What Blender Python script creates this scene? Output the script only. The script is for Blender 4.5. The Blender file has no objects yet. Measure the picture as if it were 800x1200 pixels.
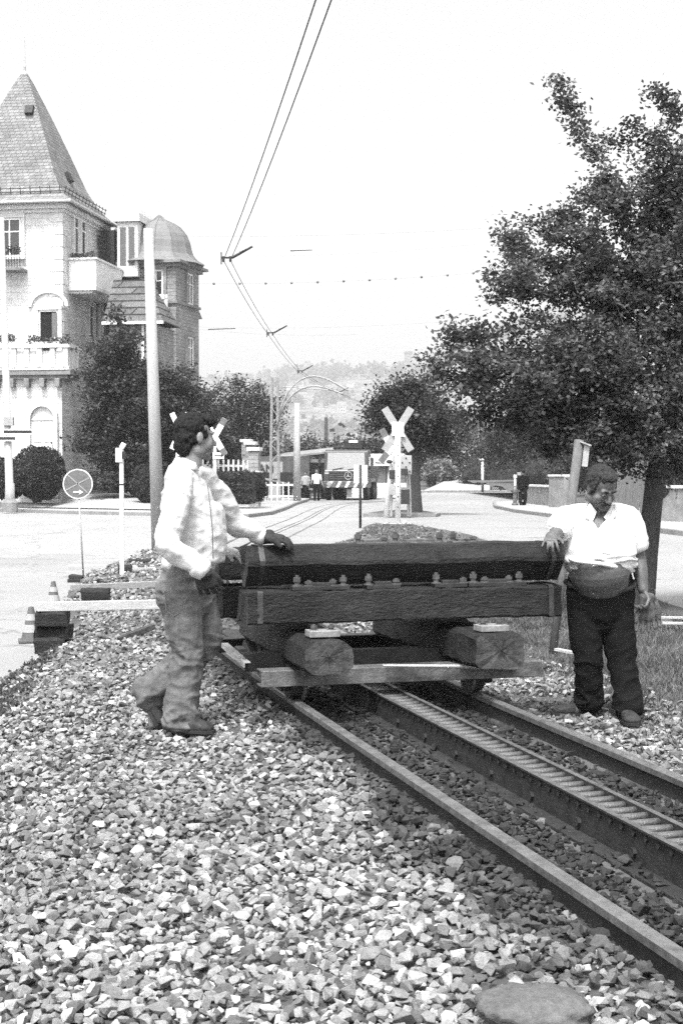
import bpy, bmesh, math, random
import numpy as np
from mathutils import Vector, Matrix, noise, Euler
random.seed(7); RNG = np.random.default_rng(11)
SC = bpy.context.scene; COL = SC.collection
R = math.radians
V = Vector
# ------------------------------------------------------------------ camera frame
F = 1200 * 50 / 36; PITCH = math.atan(44 / F); CZ = 1.28
def P(px, py, Y):
    """world point on the sight line of photo pixel (px,py) at real distance Y"""
    a = (px - 400) / F; b = (600 - py) / F
    y = math.cos(PITCH) + b * math.sin(PITCH); z = -math.sin(PITCH) + b * math.cos(PITCH)
    return V((a / y * Y, Y, CZ + z / y * Y))
def G(px, py, z=0.0):
    a = (px - 400) / F; b = (600 - py) / F
    y = math.cos(PITCH) + b * math.sin(PITCH); w = -math.sin(PITCH) + b * math.cos(PITCH)
    k = (z - CZ) / w
    return V((a * k, y * k, z))
TH = R(-15.3); UX, UY = math.sin(TH), math.cos(TH); NX, NY = math.cos(TH), -math.sin(TH); T0 = 2.42
def TF(t, s, z=0.0):
    return V((NX * (T0 + t) + UX * s, NY * (T0 + t) + UY * s, z))
TROT = TH  # not used directly; local x = n, local y = u
TM = Matrix(((NX, UX, 0, NX * T0), (NY, UY, 0, NY * T0), (0, 0, 1, 0), (0, 0, 0, 1)))
def ts(x, y):
    return x * NX + y * NY - T0, x * UX + y * UY

# ------------------------------------------------------------------ materials
def new_mat(name):
    m = bpy.data.materials.new(name); m.use_nodes = True
    nt = m.node_tree; b = nt.nodes['Principled BSDF']
    return m, nt, b
def N(nt, t, **kw):
    n = nt.nodes.new(t)
    for k, v in kw.items():
        if k in n.inputs.keys(): n.inputs[k].default_value = v
        else: setattr(n, k, v)
    return n
def grey_mat(name, v, var=.2, scale=6., rough=.8, bump=.3, bscale=50., metal=0., spec=.35, stretch=(1, 1, 1), dirt=0., rnd=0., bdist=.01, fine=.12, attr=None, wear=0.):
    """neutral surface: base grey v, blotches of +-var, fine speckle, bump; dirt = darker stains with shapes of their own"""
    m, nt, b = new_mat(name); L = nt.links.new
    tc = N(nt, 'ShaderNodeTexCoord'); mp = N(nt, 'ShaderNodeMapping'); mp.inputs['Scale'].default_value = stretch
    L(tc.outputs['Object'], mp.inputs['Vector'])
    n1 = N(nt, 'ShaderNodeTexNoise', Scale=scale, Detail=6., Roughness=.6); L(mp.outputs[0], n1.inputs['Vector'])
    n2 = N(nt, 'ShaderNodeTexNoise', Scale=bscale, Detail=4., Roughness=.7); L(mp.outputs[0], n2.inputs['Vector'])
    mr = N(nt, 'ShaderNodeMapRange'); L(n1.outputs['Fac'], mr.inputs['Value'])
    mr.inputs['From Min'].default_value = .3; mr.inputs['From Max'].default_value = .7
    mr.inputs['To Min'].default_value = 1 - var; mr.inputs['To Max'].default_value = 1 + var
    m2 = N(nt, 'ShaderNodeMapRange'); L(n2.outputs['Fac'], m2.inputs['Value'])
    m2.inputs['From Min'].default_value = .3; m2.inputs['From Max'].default_value = .7
    m2.inputs['To Min'].default_value = 1 - fine; m2.inputs['To Max'].default_value = 1 + fine
    mu = N(nt, 'ShaderNodeMath', operation='MULTIPLY'); L(mr.outputs[0], mu.inputs[0]); L(m2.outputs[0], mu.inputs[1])
    out = mu
    def times(o):
        nonlocal out
        x = N(nt, 'ShaderNodeMath', operation='MULTIPLY'); L(out.outputs[0], x.inputs[0]); L(o, x.inputs[1]); out = x
    if dirt:
        n3 = N(nt, 'ShaderNodeTexNoise', Scale=scale * .45, Detail=8., Roughness=.7); L(tc.outputs['Object'], n3.inputs['Vector'])
        m3 = N(nt, 'ShaderNodeMapRange'); L(n3.outputs['Fac'], m3.inputs['Value'])
        m3.inputs['From Min'].default_value = .5; m3.inputs['From Max'].default_value = .62
        m3.inputs['To Min'].default_value = 1; m3.inputs['To Max'].default_value = 1 - dirt
        times(m3.outputs[0])
    if wear:       # pale scuffs and splinters
        n5 = N(nt, 'ShaderNodeTexNoise', Scale=9., Detail=9., Roughness=.75); m5_ = N(nt, 'ShaderNodeMapping'); m5_.inputs['Scale'].default_value = (.5, 2.2, 2.2); L(tc.outputs['Object'], m5_.inputs['Vector']); L(m5_.outputs[0], n5.inputs['Vector'])
        m5 = N(nt, 'ShaderNodeMapRange'); L(n5.outputs['Fac'], m5.inputs['Value'])
        m5.inputs['From Min'].default_value = .60; m5.inputs['From Max'].default_value = .70
        m5.inputs['To Min'].default_value = 1; m5.inputs['To Max'].default_value = 1 + wear
        times(m5.outputs[0])
    if rnd:
        oi = N(nt, 'ShaderNodeObjectInfo'); m4 = N(nt, 'ShaderNodeMapRange'); L(oi.outputs['Random'], m4.inputs['Value'])
        m4.inputs['To Min'].default_value = 1 - rnd; m4.inputs['To Max'].default_value = 1 + rnd
        times(m4.outputs[0])
    if attr:
        at = N(nt, 'ShaderNodeAttribute', attribute_name=attr); times(at.outputs['Fac'])
    mv = N(nt, 'ShaderNodeMath', operation='MULTIPLY'); mv.inputs[1].default_value = v; L(out.outputs[0], mv.inputs[0])
    cc = N(nt, 'ShaderNodeCombineColor')
    for i in range(3): L(mv.outputs[0], cc.inputs[i])
    L(cc.outputs[0], b.inputs['Base Color'])
    b.inputs['Roughness'].default_value = rough; b.inputs['Metallic'].default_value = metal
    b.inputs['Specular IOR Level'].default_value = spec
    if bump:
        ad = N(nt, 'ShaderNodeMath', operation='ADD'); L(n2.outputs['Fac'], ad.inputs[0]); L(n1.outputs['Fac'], ad.inputs[1])
        bp = N(nt, 'ShaderNodeBump'); bp.inputs['Strength'].default_value = bump; bp.inputs['Distance'].default_value = bdist
        L(ad.outputs[0], bp.inputs['Height']); L(bp.outputs[0], b.inputs['Normal'])
    return m
def brick_mat(name, v1, v2, mortar, sx, sy, bump=.6, ms=.02, rough=.85, offset=.5, dist=.02, dark=0.):
    """coursed stone, bricks or tiles in object space; x and y along the wall are mixed from the normal"""
    m, nt, b = new_mat(name); L = nt.links.new
    tc = N(nt, 'ShaderNodeTexCoord'); sp = N(nt, 'ShaderNodeSeparateXYZ'); L(tc.outputs['Object'], sp.inputs[0])
    ad = N(nt, 'ShaderNodeMath', operation='SUBTRACT'); L(sp.outputs['X'], ad.inputs[0]); L(sp.outputs['Y'], ad.inputs[1])
    cb = N(nt, 'ShaderNodeCombineXYZ'); L(ad.outputs[0], cb.inputs['X']); L(sp.outputs['Z'], cb.inputs['Y'])
    br = N(nt, 'ShaderNodeTexBrick'); br.offset = offset
    L(cb.outputs[0], br.inputs['Vector'])
    br.inputs['Color1'].default_value = (v1,) * 3 + (1,); br.inputs['Color2'].default_value = (v2,) * 3 + (1,); br.inputs['Mortar'].default_value = (mortar,) * 3 + (1,)
    br.inputs['Scale'].default_value = 1; br.inputs['Mortar Size'].default_value = ms; br.inputs['Mortar Smooth'].default_value = .3
    br.inputs['Brick Width'].default_value = sx; br.inputs['Row Height'].default_value = sy
    n1 = N(nt, 'ShaderNodeTexNoise', Scale=1.3, Detail=8., Roughness=.7); L(tc.outputs['Object'], n1.inputs['Vector'])
    n2 = N(nt, 'ShaderNodeTexNoise', Scale=18., Detail=5., Roughness=.7); L(tc.outputs['Object'], n2.inputs['Vector'])
    mr = N(nt, 'ShaderNodeMapRange'); L(n1.outputs['Fac'], mr.inputs['Value'])
    mr.inputs['From Min'].default_value = .35; mr.inputs['From Max'].default_value = .65; mr.inputs['To Min'].default_value = .78 - dark; mr.inputs['To Max'].default_value = 1.1
    m2 = N(nt, 'ShaderNodeMapRange'); L(n2.outputs['Fac'], m2.inputs['Value'])
    m2.inputs['From Min'].default_value = .3; m2.inputs['From Max'].default_value = .7; m2.inputs['To Min'].default_value = .8; m2.inputs['To Max'].default_value = 1.2
    a = N(nt, 'ShaderNodeMath', operation='MULTIPLY'); L(mr.outputs[0], a.inputs[0]); L(m2.outputs[0], a.inputs[1])
    vm = N(nt, 'ShaderNodeVectorMath', operation='SCALE'); L(br.outputs['Color'], vm.inputs[0]); L(a.outputs[0], vm.inputs['Scale'])
    L(vm.outputs[0], b.inputs['Base Color']); b.inputs['Roughness'].default_value = rough
    bp = N(nt, 'ShaderNodeBump'); bp.inputs['Strength'].default_value = bump; bp.inputs['Distance'].default_value = dist
    iv = N(nt, 'ShaderNodeMath', operation='SUBTRACT'); L(n2.outputs['Fac'], iv.inputs[0]); L(br.outputs['Fac'], iv.inputs[1])
    L(iv.outputs[0], bp.inputs['Height']); L(bp.outputs[0], b.inputs['Normal'])
    return m
def leaf_mat(name, v, spec=.4, trans=.35):
    m, nt, b = new_mat(name); L = nt.links.new
    at = N(nt, 'ShaderNodeAttribute', attribute_name='tone')
    mv = N(nt, 'ShaderNodeMath', operation='MULTIPLY'); mv.inputs[1].default_value = v; L(at.outputs['Fac'], mv.inputs[0])
    cc = N(nt, 'ShaderNodeCombineColor')
    for i in range(3): L(mv.outputs[0], cc.inputs[i])
    L(cc.outputs[0], b.inputs['Base Color']); b.inputs['Roughness'].default_value = .5; b.inputs['Specular IOR Level'].default_value = spec
    tr = N(nt, 'ShaderNodeBsdfTranslucent'); L(cc.outputs[0], tr.inputs['Color'])
    mx = N(nt, 'ShaderNodeMixShader'); mx.inputs[0].default_value = trans
    L(b.outputs[0], mx.inputs[1]); L(tr.outputs[0], mx.inputs[2]); L(mx.outputs[0], nt.nodes['Material Output'].inputs['Surface'])
    return m
def glass_mat(name, v=.03, rough=.08):
    m, nt, b = new_mat(name); b.inputs['Base Color'].default_value = (v, v, v, 1); b.inputs['Roughness'].default_value = rough
    b.inputs['Specular IOR Level'].default_value = .8
    n = N(nt, 'ShaderNodeTexNoise', Scale=1.5); tc = N(nt, 'ShaderNodeTexCoord'); nt.links.new(tc.outputs['Object'], n.inputs['Vector'])
    bp = N(nt, 'ShaderNodeBump'); bp.inputs['Strength'].default_value = .05; nt.links.new(n.outputs['Fac'], bp.inputs['Height']); nt.links.new(bp.outputs[0], b.inputs['Normal'])
    return m
MT = {}
def mk():
    g = grey_mat
    MT['soil'] = g('soil', .07, .35, 3., bump=.8, bscale=30, dirt=.4)
    MT['dirt_right'] = g('dirt_right', .2, .35, 2.2, bump=.8, bscale=40, dirt=.35)
    MT['road'] = g('road', .25, .07, .5, rough=.9, bump=.25, bscale=70, fine=.16, dirt=.07)
    MT['pavement'] = g('pavement', .3, .12, 1., rough=.9, bump=.2, bscale=30, dirt=.12)
    MT['kerb'] = g('kerb', .2, .2, 3., rough=.85, bump=.3)
    MT['garden'] = g('garden', .08, .4, 2., bump=.8)
    MT['stone'] = g('gravel_stone', 1., .22, 30., rough=.85, bump=.6, bscale=160, fine=.25, attr='tone', bdist=.004)
    MT['timber'] = g('tarred_timber', .013, .6, 4., rough=.7, bump=1., bscale=22, stretch=(1.1, 3, 3), dirt=.4, fine=.45, spec=.35, rnd=.2, bdist=.02, wear=2.6)
    MT['timber_end'] = g('timber_end', .045, .5, 9., rough=.8, bump=1., bscale=40, fine=.35, dirt=.3)
    MT['timber_y'] = g('tarred_timber_lengthwise', .03, .5, 5., rough=.6, bump=1., bscale=26, stretch=(9, 1.2, 9), dirt=.3, fine=.4, spec=.45)
    MT['band'] = g('binding_band', .05, .4, 20., rough=.5, bump=.4, metal=.3)
    MT['bolt'] = g('rusty_bolt', .07, .4, 30., rough=.75, bump=.3, spec=.3)
    MT['plate_grey'] = g('grey_plate', .2, .3, 20., rough=.7, bump=.3)
    MT['mast'] = g('mast_steel', .3, .3, 9., rough=.7, bump=.2)
    MT['rail_top'] = g('rail_head', .22, .25, 14., rough=.42, bump=.2, bscale=90, metal=.65, dirt=.35)
    MT['rail_side'] = g('rail_rust', .028, .35, 16., rough=.8, bump=.6, bscale=90)
    MT['rack'] = g('rack_steel', .02, .45, 14., rough=.7, bump=.6, bscale=80)
    MT['rung'] = g('rack_rung', .11, .35, 30., rough=.5, bump=.5, bscale=90, metal=.4)
    MT['steel_dark'] = g('dark_steel', .03, .4, 8., rough=.6, bump=.5, metal=.2)
    MT['steel_mid'] = g('worn_steel', .13, .4, 9., rough=.55, bump=.5, bscale=60, metal=.3, dirt=.5)
    MT['steel_pale'] = g('pale_steel', .4, .2, 9., rough=.5, bump=.3, metal=.3)
    MT['wood_white'] = g('white_plank', .42, .12, 5., rough=.8, bump=.5, stretch=(1, 8, 8), dirt=.2)
    MT['wood_pale'] = g('pale_plank', .26, .2, 5., rough=.8, bump=.5, stretch=(1, 8, 8), dirt=.25)
    MT['concrete'] = g('concrete', .34, .12, 2., rough=.9, bump=.3, bscale=40, fine=.18, stretch=(3, 3, .6))
    MT['white'] = g('white_paint', .72, .08, 5., rough=.5, bump=.1, dirt=.08)
    MT['cream'] = g('cream_paint', .3, .12, 5., rough=.6, bump=.1, dirt=.15)
    MT['black'] = g('black_paint', .025, .2, 5., rough=.5, bump=.1)
    MT['grey_paint'] = g('grey_paint', .12, .2, 12., rough=.5, bump=.1, rnd=.1)
    MT['pole_wood'] = g('pole_wood', .11, .25, 8., rough=.85, bump=.5, stretch=(6, 6, .7))
    MT['bark'] = g('bark', .05, .5, 12., rough=.9, bump=1., bscale=40, stretch=(4, 4, .9), bdist=.03, fine=.35)
    MT['twig'] = g('twig', .05, .3, 12., rough=.9, bump=0)
    MT['plaster'] = brick_mat('ashlar_wall', .66, .6, .5, .55, .28, bump=.5, ms=.014)
    MT['brickwall'] = brick_mat('darker_wall', .3, .26, .21, .45, .16, bump=.6, ms=.02, dark=.1)
    MT['trim'] = g('stone_trim', .6, .12, 3., rough=.85, bump=.3)
    MT['trim_dark'] = g('weathered_trim', .2, .3, 3., rough=.9, bump=.4)
    MT['slate'] = brick_mat('slate_roof', .25, .17, .1, .26, .15, bump=.9, ms=.012, dark=.1)
    MT['tile'] = brick_mat('tile_roof', .2, .13, .03, 1.9, .32, bump=1.5, ms=.035, dark=.1, dist=.06)
    MT['leadroof'] = g('sheet_roof', .16, .15, 1.2, rough=.6, bump=.3, stretch=(2, 2, .5), fine=.2)
    MT['glass'] = glass_mat('window_glass')
    MT['opening'] = g('dark_room', .008, .1, 2., rough=.9, bump=0)
    MT['door'] = g('door_paint', .6, .08, 3., rough=.6, bump=.1)
    MT['wire'] = g('wire', .03, .1, 5., rough=.6, bump=0)
    MT['rubber'] = g('rubber', .02, .3, 9., rough=.8, bump=.2)
    MT['cone'] = g('cone_orange', .09, .15, 9., rough=.7, bump=.1)
    MT['truckpaint'] = g('truck_paint', .055, .12, 2., rough=.35, bump=.05, spec=.5)
    MT['hillside'] = g('hillside', .12, .6, .02, rough=.95, bump=0, fine=.7, bscale=.16)
    MT['farhouse'] = g('far_house_wall', .55, .1, .2, bump=0, rnd=.25)
    MT['farroof'] = g('far_house_roof', .16, .1, .2, bump=0, rnd=.3)
    MT['skin_dark'] = g('tanned_skin', .085, .18, 14., rough=.5, bump=.25, bscale=150, spec=.45, fine=.08)
    MT['skin'] = g('skin', .17, .12, 14., rough=.5, bump=.2, bscale=150, spec=.4, fine=.06)
    MT['hair'] = g('black_hair', .009, .5, 40., rough=.6, bump=.6, bscale=260, spec=.2, fine=.7)
    MT['hair_grey'] = g('greying_hair', .02, .5, 40., rough=.55, bump=.9, bscale=220, spec=.4, fine=.6)
    MT['shirt'] = g('cotton_shirt', .5, .06, 10., rough=.9, bump=.35, bscale=25, fine=.05, bdist=.01)
    MT['polo'] = g('polo_knit', .6, .04, 8., rough=.95, bump=.25, bscale=25, fine=.04, bdist=.01)
    MT['denim'] = g('denim', .11, .4, 11., rough=.9, bump=.5, bscale=260, fine=.25, stretch=(1, 1, .6), bdist=.006)
    MT['trouser'] = g('dark_trousers', .006, .3, 7., spec=.15, rough=.95, bump=.4, bscale=120, fine=.2)
    MT['glove'] = g('work_glove', .022, .4, 30., rough=.85, bump=.5, bscale=120, fine=.3)
    MT['fingers_pale'] = g('pale_fingers', .35, .3, 30., rough=.9, bump=.5, bscale=120)
    MT['glove_held'] = g('dirty_glove', .07, .5, 30., rough=.85, bump=.5, bscale=120, fine=.3)
    MT['shoe'] = g('scuffed_leather', .026, .4, 25., rough=.7, bump=.5, fine=.3)
    MT['leaf'] = leaf_mat('leaf_near', .08)
    MT['leaf_dark'] = leaf_mat('leaf_dark', .038)
    MT['leaf_mid'] = leaf_mat('leaf_mid', .08)
    MT['leaf_pale'] = leaf_mat('leaf_pale', .22)
    MT['grass'] = leaf_mat('grass_blade', .11)
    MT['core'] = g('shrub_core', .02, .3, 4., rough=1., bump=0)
mk()
def road_cracks():
    m = MT['road']; nt = m.node_tree; L = nt.links.new; b = nt.nodes['Principled BSDF']; src = b.inputs['Base Color'].links[0].from_socket
    tc = N(nt, 'ShaderNodeTexCoord'); ns = N(nt, 'ShaderNodeTexNoise', Scale=.9, Detail=5.); L(tc.outputs['Object'], ns.inputs['Vector'])
    mx = N(nt, 'ShaderNodeVectorMath', operation='SCALE'); mx.inputs['Scale'].default_value = 2.2; L(ns.outputs['Color'], mx.inputs[0])
    ad = N(nt, 'ShaderNodeVectorMath', operation='ADD'); L(tc.outputs['Object'], ad.inputs[0]); L(mx.outputs[0], ad.inputs[1])
    mp = N(nt, 'ShaderNodeMapping'); mp.inputs['Scale'].default_value = (.23, .12, 1); L(ad.outputs[0], mp.inputs['Vector'])
    vo = N(nt, 'ShaderNodeTexVoronoi', feature='DISTANCE_TO_EDGE', Scale=1.); L(mp.outputs[0], vo.inputs['Vector'])
    mr = N(nt, 'ShaderNodeMapRange'); L(vo.outputs['Distance'], mr.inputs['Value']); mr.inputs['From Max'].default_value = .012; mr.inputs['To Min'].default_value = .55
    v2 = N(nt, 'ShaderNodeTexVoronoi', Scale=.35); L(mp.outputs[0], v2.inputs['Vector'])       # repair patches of slightly different asphalt
    sp = N(nt, 'ShaderNodeSeparateColor'); L(v2.outputs['Color'], sp.inputs[0]); m2 = N(nt, 'ShaderNodeMapRange'); L(sp.outputs[0], m2.inputs['Value']); m2.inputs['To Min'].default_value = .84; m2.inputs['To Max'].default_value = 1.08
    mu = N(nt, 'ShaderNodeMath', operation='MULTIPLY'); L(mr.outputs[0], mu.inputs[0]); L(m2.outputs[0], mu.inputs[1])
    vm = N(nt, 'ShaderNodeVectorMath', operation='SCALE'); L(src, vm.inputs[0]); L(mu.outputs[0], vm.inputs['Scale']); L(vm.outputs[0], b.inputs['Base Color'])
road_cracks()
m, nt, b = new_mat('hazy_air'); nt.nodes.remove(b)
pv = nt.nodes.new('ShaderNodeVolumePrincipled'); pv.inputs['Color'].default_value = (.97, .97, .97, 1); pv.inputs['Density'].default_value = .00042
nt.links.new(pv.outputs[0], nt.nodes['Material Output'].inputs['Volume']); MT['haze'] = m; m.cycles.homogeneous_volume = True if hasattr(m.cycles, 'homogeneous_volume') else False

# ------------------------------------------------------------------ mesh helpers
WM = {}   # world matrix of each thing/part, kept by name
def setw(o, M): WM[o.name] = M.copy()
class MB:
    def __init__(s, M=None): s.v = []; s.f = []; s.M = M
    def add(s, vs, fs, M=None):
        o = len(s.v); M = M if M is not None else s.M
        s.v += [tuple(M @ V(v)) if M is not None else tuple(v) for v in vs]
        s.f += [tuple(i + o for i in f) for f in fs]; return s
    def box(s, c, d, rz=0, M=None, rx=0, ry=0):
        x, y, z = d[0] / 2, d[1] / 2, d[2] / 2
        E = Euler((rx, ry, rz)).to_matrix()
        vs = [V(c) + E @ V((i * x, j * y, k * z)) for k in (-1, 1) for i, j in ((-1, -1), (1, -1), (1, 1), (-1, 1))]
        return s.add(vs, [(0, 3, 2, 1), (4, 5, 6, 7), (0, 1, 5, 4), (1, 2, 6, 5), (2, 3, 7, 6), (3, 0, 4, 7)], M)
    def bar(s, p0, p1, w, h, M=None, up=V((0, 0, 1))):
        p0, p1 = V(p0), V(p1); t = (p1 - p0).normalized()
        sd = t.cross(up);  sd = sd.normalized() if sd.length > 1e-4 else V((1, 0, 0)); u = sd.cross(t)
        vs = [p + sd * (i * w / 2) + u * (j * h / 2) for p in (p0, p1) for i, j in ((-1, -1), (1, -1), (1, 1), (-1, 1))]
        return s.add(vs, [(0, 1, 2, 3), (7, 6, 5, 4), (0, 4, 5, 1), (1, 5, 6, 2), (2, 6, 7, 3), (3, 7, 4, 0)], M)
    def tube(s, pts, rads, n=8, M=None, caps=True):
        pts = [V(p) for p in pts]; k = len(pts)
        if not isinstance(rads, (list, tuple)): rads = [rads] * k
        vs = []; ref = V((0, 0, 1))
        t0 = (pts[-1] - pts[0]).normalized()
        if abs(t0.z) > .9: ref = V((1, 0, 0))
        for i in range(k):
            t = (pts[min(i + 1, k - 1)] - pts[max(i - 1, 0)]).normalized()
            a = t.cross(ref)
            a = a.normalized() if a.length > 1e-5 else V((0, 1, 0)); b2 = t.cross(a)
            for j in range(n):
                an = 2 * math.pi * j / n; vs.append(pts[i] + (a * math.cos(an) + b2 * math.sin(an)) * rads[i])
        fs = [(i * n + j, i * n + (j + 1) % n, (i + 1) * n + (j + 1) % n, (i + 1) * n + j) for i in range(k - 1) for j in range(n)]
        if caps: fs += [tuple(range(n))[::-1], tuple((k - 1) * n + j for j in range(n))]
        return s.add(vs, fs, M)
    def lathe(s, prof, c=(0, 0, 0), n=16, M=None):
        vs = []; c = V(c)
        for r, z in prof:
            for j in range(n):
                a = 2 * math.pi * j / n; vs.append(c + V((r * math.cos(a), r * math.sin(a), z)))
        k = len(prof)
        fs = [(i * n + j, i * n + (j + 1) % n, (i + 1) * n + (j + 1) % n, (i + 1) * n + j) for i in range(k - 1) for j in range(n)]
        fs += [tuple(range(n))[::-1], tuple((k - 1) * n + j for j in range(n))]
        return s.add(vs, fs, M)
    def ball(s, c, r, n=12, m=8, M=None, E=None):
        if not isinstance(r, (tuple, list)): r = (r, r, r)
        vs = []; E = E or Matrix.Identity(3); c = V(c)
        for i in range(m + 1):
            th = math.pi * i / m
            for j in range(n):
                a = 2 * math.pi * j / n
                vs.append(c + E @ V((r[0] * math.sin(th) * math.cos(a), r[1] * math.sin(th) * math.sin(a), r[2] * math.cos(th))))
        fs = [(i * n + j, (i + 1) * n + j, (i + 1) * n + (j + 1) % n, i * n + (j + 1) % n) for i in range(m) for j in range(n)]
        return s.add(vs, fs, M)
    def extrude(s, poly, p0, p1, M=None, xdir=None):
        """polygon (a,b) swept from p0 to p1; a along xdir (horizontal side), b up"""
        p0, p1 = V(p0), V(p1); t = (p1 - p0).normalized()
        a = V(xdir).normalized() if xdir is not None else t.cross(V((0, 0, 1))).normalized(); b2 = a.cross(t)
        if b2.z < -.5: b2 = -b2
        k = len(poly)
        vs = [p0 + a * q[0] + b2 * q[1] for q in poly] + [p1 + a * q[0] + b2 * q[1] for q in poly]
        fs = [(i, (i + 1) % k, k + (i + 1) % k, k + i) for i in range(k)] + [tuple(range(k))[::-1], tuple(range(k, 2 * k))]
        return s.add(vs, fs, M)
    def sweep(s, poly, path, M=None):
        """polygon (a,b) swept along a horizontal path"""
        k = len(poly); path = [V(p) for p in path]; n = len(path); vs = []
        for i, p in enumerate(path):
            t = (path[min(i + 1, n - 1)] - path[max(i - 1, 0)]); t.z = 0; t.normalize(); a = V((t.y, -t.x, 0))
            vs += [p + a * q[0] + V((0, 0, q[1])) for q in poly]
        fs = [(i * k + j, i * k + (j + 1) % k, (i + 1) * k + (j + 1) % k, (i + 1) * k + j) for i in range(n - 1) for j in range(k)]
        fs += [tuple(range(k))[::-1], tuple((n - 1) * k + j for j in range(k))]
        return s.add(vs, fs, M)
    def prism(s, poly, z0, z1, M=None):
        k = len(poly)
        vs = [(x, y, z0) for x, y in poly] + [(x, y, z1) for x, y in poly]
        return s.add(vs, [(i, (i + 1) % k, k + (i + 1) % k, k + i) for i in range(k)] + [tuple(range(k))[::-1], tuple(range(k, 2 * k))], M)
    def build(s, name, mat, parent=None, smooth=False, bevel=0, world=False, origin=None):
        me = bpy.data.meshes.new(name)
        vs = s.v
        W = WM.get(parent.name, Matrix.Identity(4)) if parent else Matrix.Identity(4)
        o = bpy.data.objects.new(name, me); COL.objects.link(o)
        if parent is None:
            if origin is None and vs:
                a = np.array(vs); origin = ((a[:, 0].min() + a[:, 0].max()) / 2, (a[:, 1].min() + a[:, 1].max()) / 2, a[:, 2].min())
            T = Matrix.Translation(origin or (0, 0, 0)); o.location = origin or (0, 0, 0); setw(o, T); I = T.inverted()
            vs = [tuple(I @ V(v)) for v in vs]
        else:
            o.parent = parent; setw(o, W)
            if world:
                I = W.inverted(); vs = [tuple(I @ V(v)) for v in vs]
        me.from_pydata(vs, [], s.f); me.update()
        bm = bmesh.new(); bm.from_mesh(me); bmesh.ops.recalc_face_normals(bm, faces=bm.faces); bm.to_mesh(me); bm.free()
        if mat is not None: me.materials.append(MT[mat] if isinstance(mat, str) else mat)
        if smooth:
            for p in me.polygons: p.use_smooth = True
        if bevel:
            md = o.modifiers.new('b', 'BEVEL'); md.width = bevel; md.segments = 2; md.limit_method = 'ANGLE'; md.angle_limit = R(35)
        return o
def tag(o, label=None, cat=None, group=None, kind=None):
    if label: o['label'] = label
    if cat: o['category'] = cat
    if group: o['group'] = group
    if kind: o['kind'] = kind
    return o
def thing(name, label, cat, loc=(0, 0, 0), rz=0, group=None, M=None):
    o = bpy.data.objects.new(name, None); o.empty_display_size = .2; COL.objects.link(o)
    if M is None: M = Matrix.Translation(loc) @ Matrix.Rotation(rz, 4, 'Z')
    o.matrix_local = M; setw(o, M); return tag(o, label, cat, group)
def kids(o): return [c for c in bpy.data.objects if c.parent == o]
def copy_tree(o, M, label=None, parent=None):
    c = o.copy(); COL.objects.link(c)
    if parent is None: c.matrix_local = M; setw(c, M)
    else: c.parent = parent; setw(c, M)
    if label: c['label'] = label
    for k in kids(o): copy_tree(k, M, None, c)
    return c
def np_mesh(name, verts, faces_flat, sizes, mat, tone=None, parent=None, smooth=False):
    """fast mesh; tone is one value per vertex"""
    me = bpy.data.meshes.new(name); nv = len(verts); nf = len(sizes)
    me.vertices.add(nv); me.vertices.foreach_set('co', np.asarray(verts, np.float32).ravel())
    me.loops.add(len(faces_flat)); me.loops.foreach_set('vertex_index', np.asarray(faces_flat, np.int32))
    me.polygons.add(nf); st = np.concatenate([[0], np.cumsum(sizes)[:-1]]).astype(np.int32)
    me.polygons.foreach_set('loop_start', st)
    me.update(calc_edges=True); me.validate()
    if tone is not None:
        a = me.attributes.new('tone', 'FLOAT', 'POINT'); a.data.foreach_set('value', np.asarray(tone, np.float32))
    me.materials.append(MT[mat])
    o = bpy.data.objects.new(name, me); COL.objects.link(o)
    if parent: o.parent = parent; setw(o, WM[parent.name])
    else: setw(o, Matrix.Identity(4))
    if not smooth: me.polygons.foreach_set('use_smooth', np.zeros(nf, bool))
    else: me.polygons.foreach_set('use_smooth', np.ones(nf, bool))
    return o
def text_mesh(name, s, size, mat, parent, M, depth=.01, bold=0.0):
    cu = bpy.data.curves.new(name, 'FONT'); cu.body = s; cu.size = size; cu.extrude = depth; cu.offset = bold
    cu.align_x = 'CENTER'; cu.align_y = 'CENTER'
    t = bpy.data.objects.new('tmp', cu); COL.objects.link(t)
    dg = bpy.context.evaluated_depsgraph_get(); me = bpy.data.meshes.new_from_object(t.evaluated_get(dg)); bpy.data.objects.remove(t)
    me.transform(M); me.name = name; me.materials.clear(); me.materials.append(MT[mat])
    o = bpy.data.objects.new(name, me); COL.objects.link(o); o.parent = parent; setw(o, WM[parent.name]); return o
FACE = Matrix.Rotation(R(90), 4, 'X')   # stands text up, facing -Y
def sstep(a, b, x):
    t = np.clip((x - a) / (b - a), 0, 1); return t * t * (3 - 2 * t)
def vnoise(x, y, sc, seed=0):
    """cheap smooth value noise, vectorised"""
    x = np.asarray(x, float) / sc + seed * 17.3; y = np.asarray(y, float) / sc + seed * 5.1
    xi = np.floor(x).astype(int); yi = np.floor(y).astype(int); fx = x - xi; fy = y - yi
    fx = fx * fx * (3 - 2 * fx); fy = fy * fy * (3 - 2 * fy)
    def h(a, b): 
        q = np.sin(a * 127.1 + b * 311.7 + seed * 74.7) * 43758.5453; return q - np.floor(q)
    return (h(xi, yi) * (1 - fx) + h(xi + 1, yi) * fx) * (1 - fy) + (h(xi, yi + 1) * (1 - fx) + h(xi + 1, yi + 1) * fx) * fy
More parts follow.
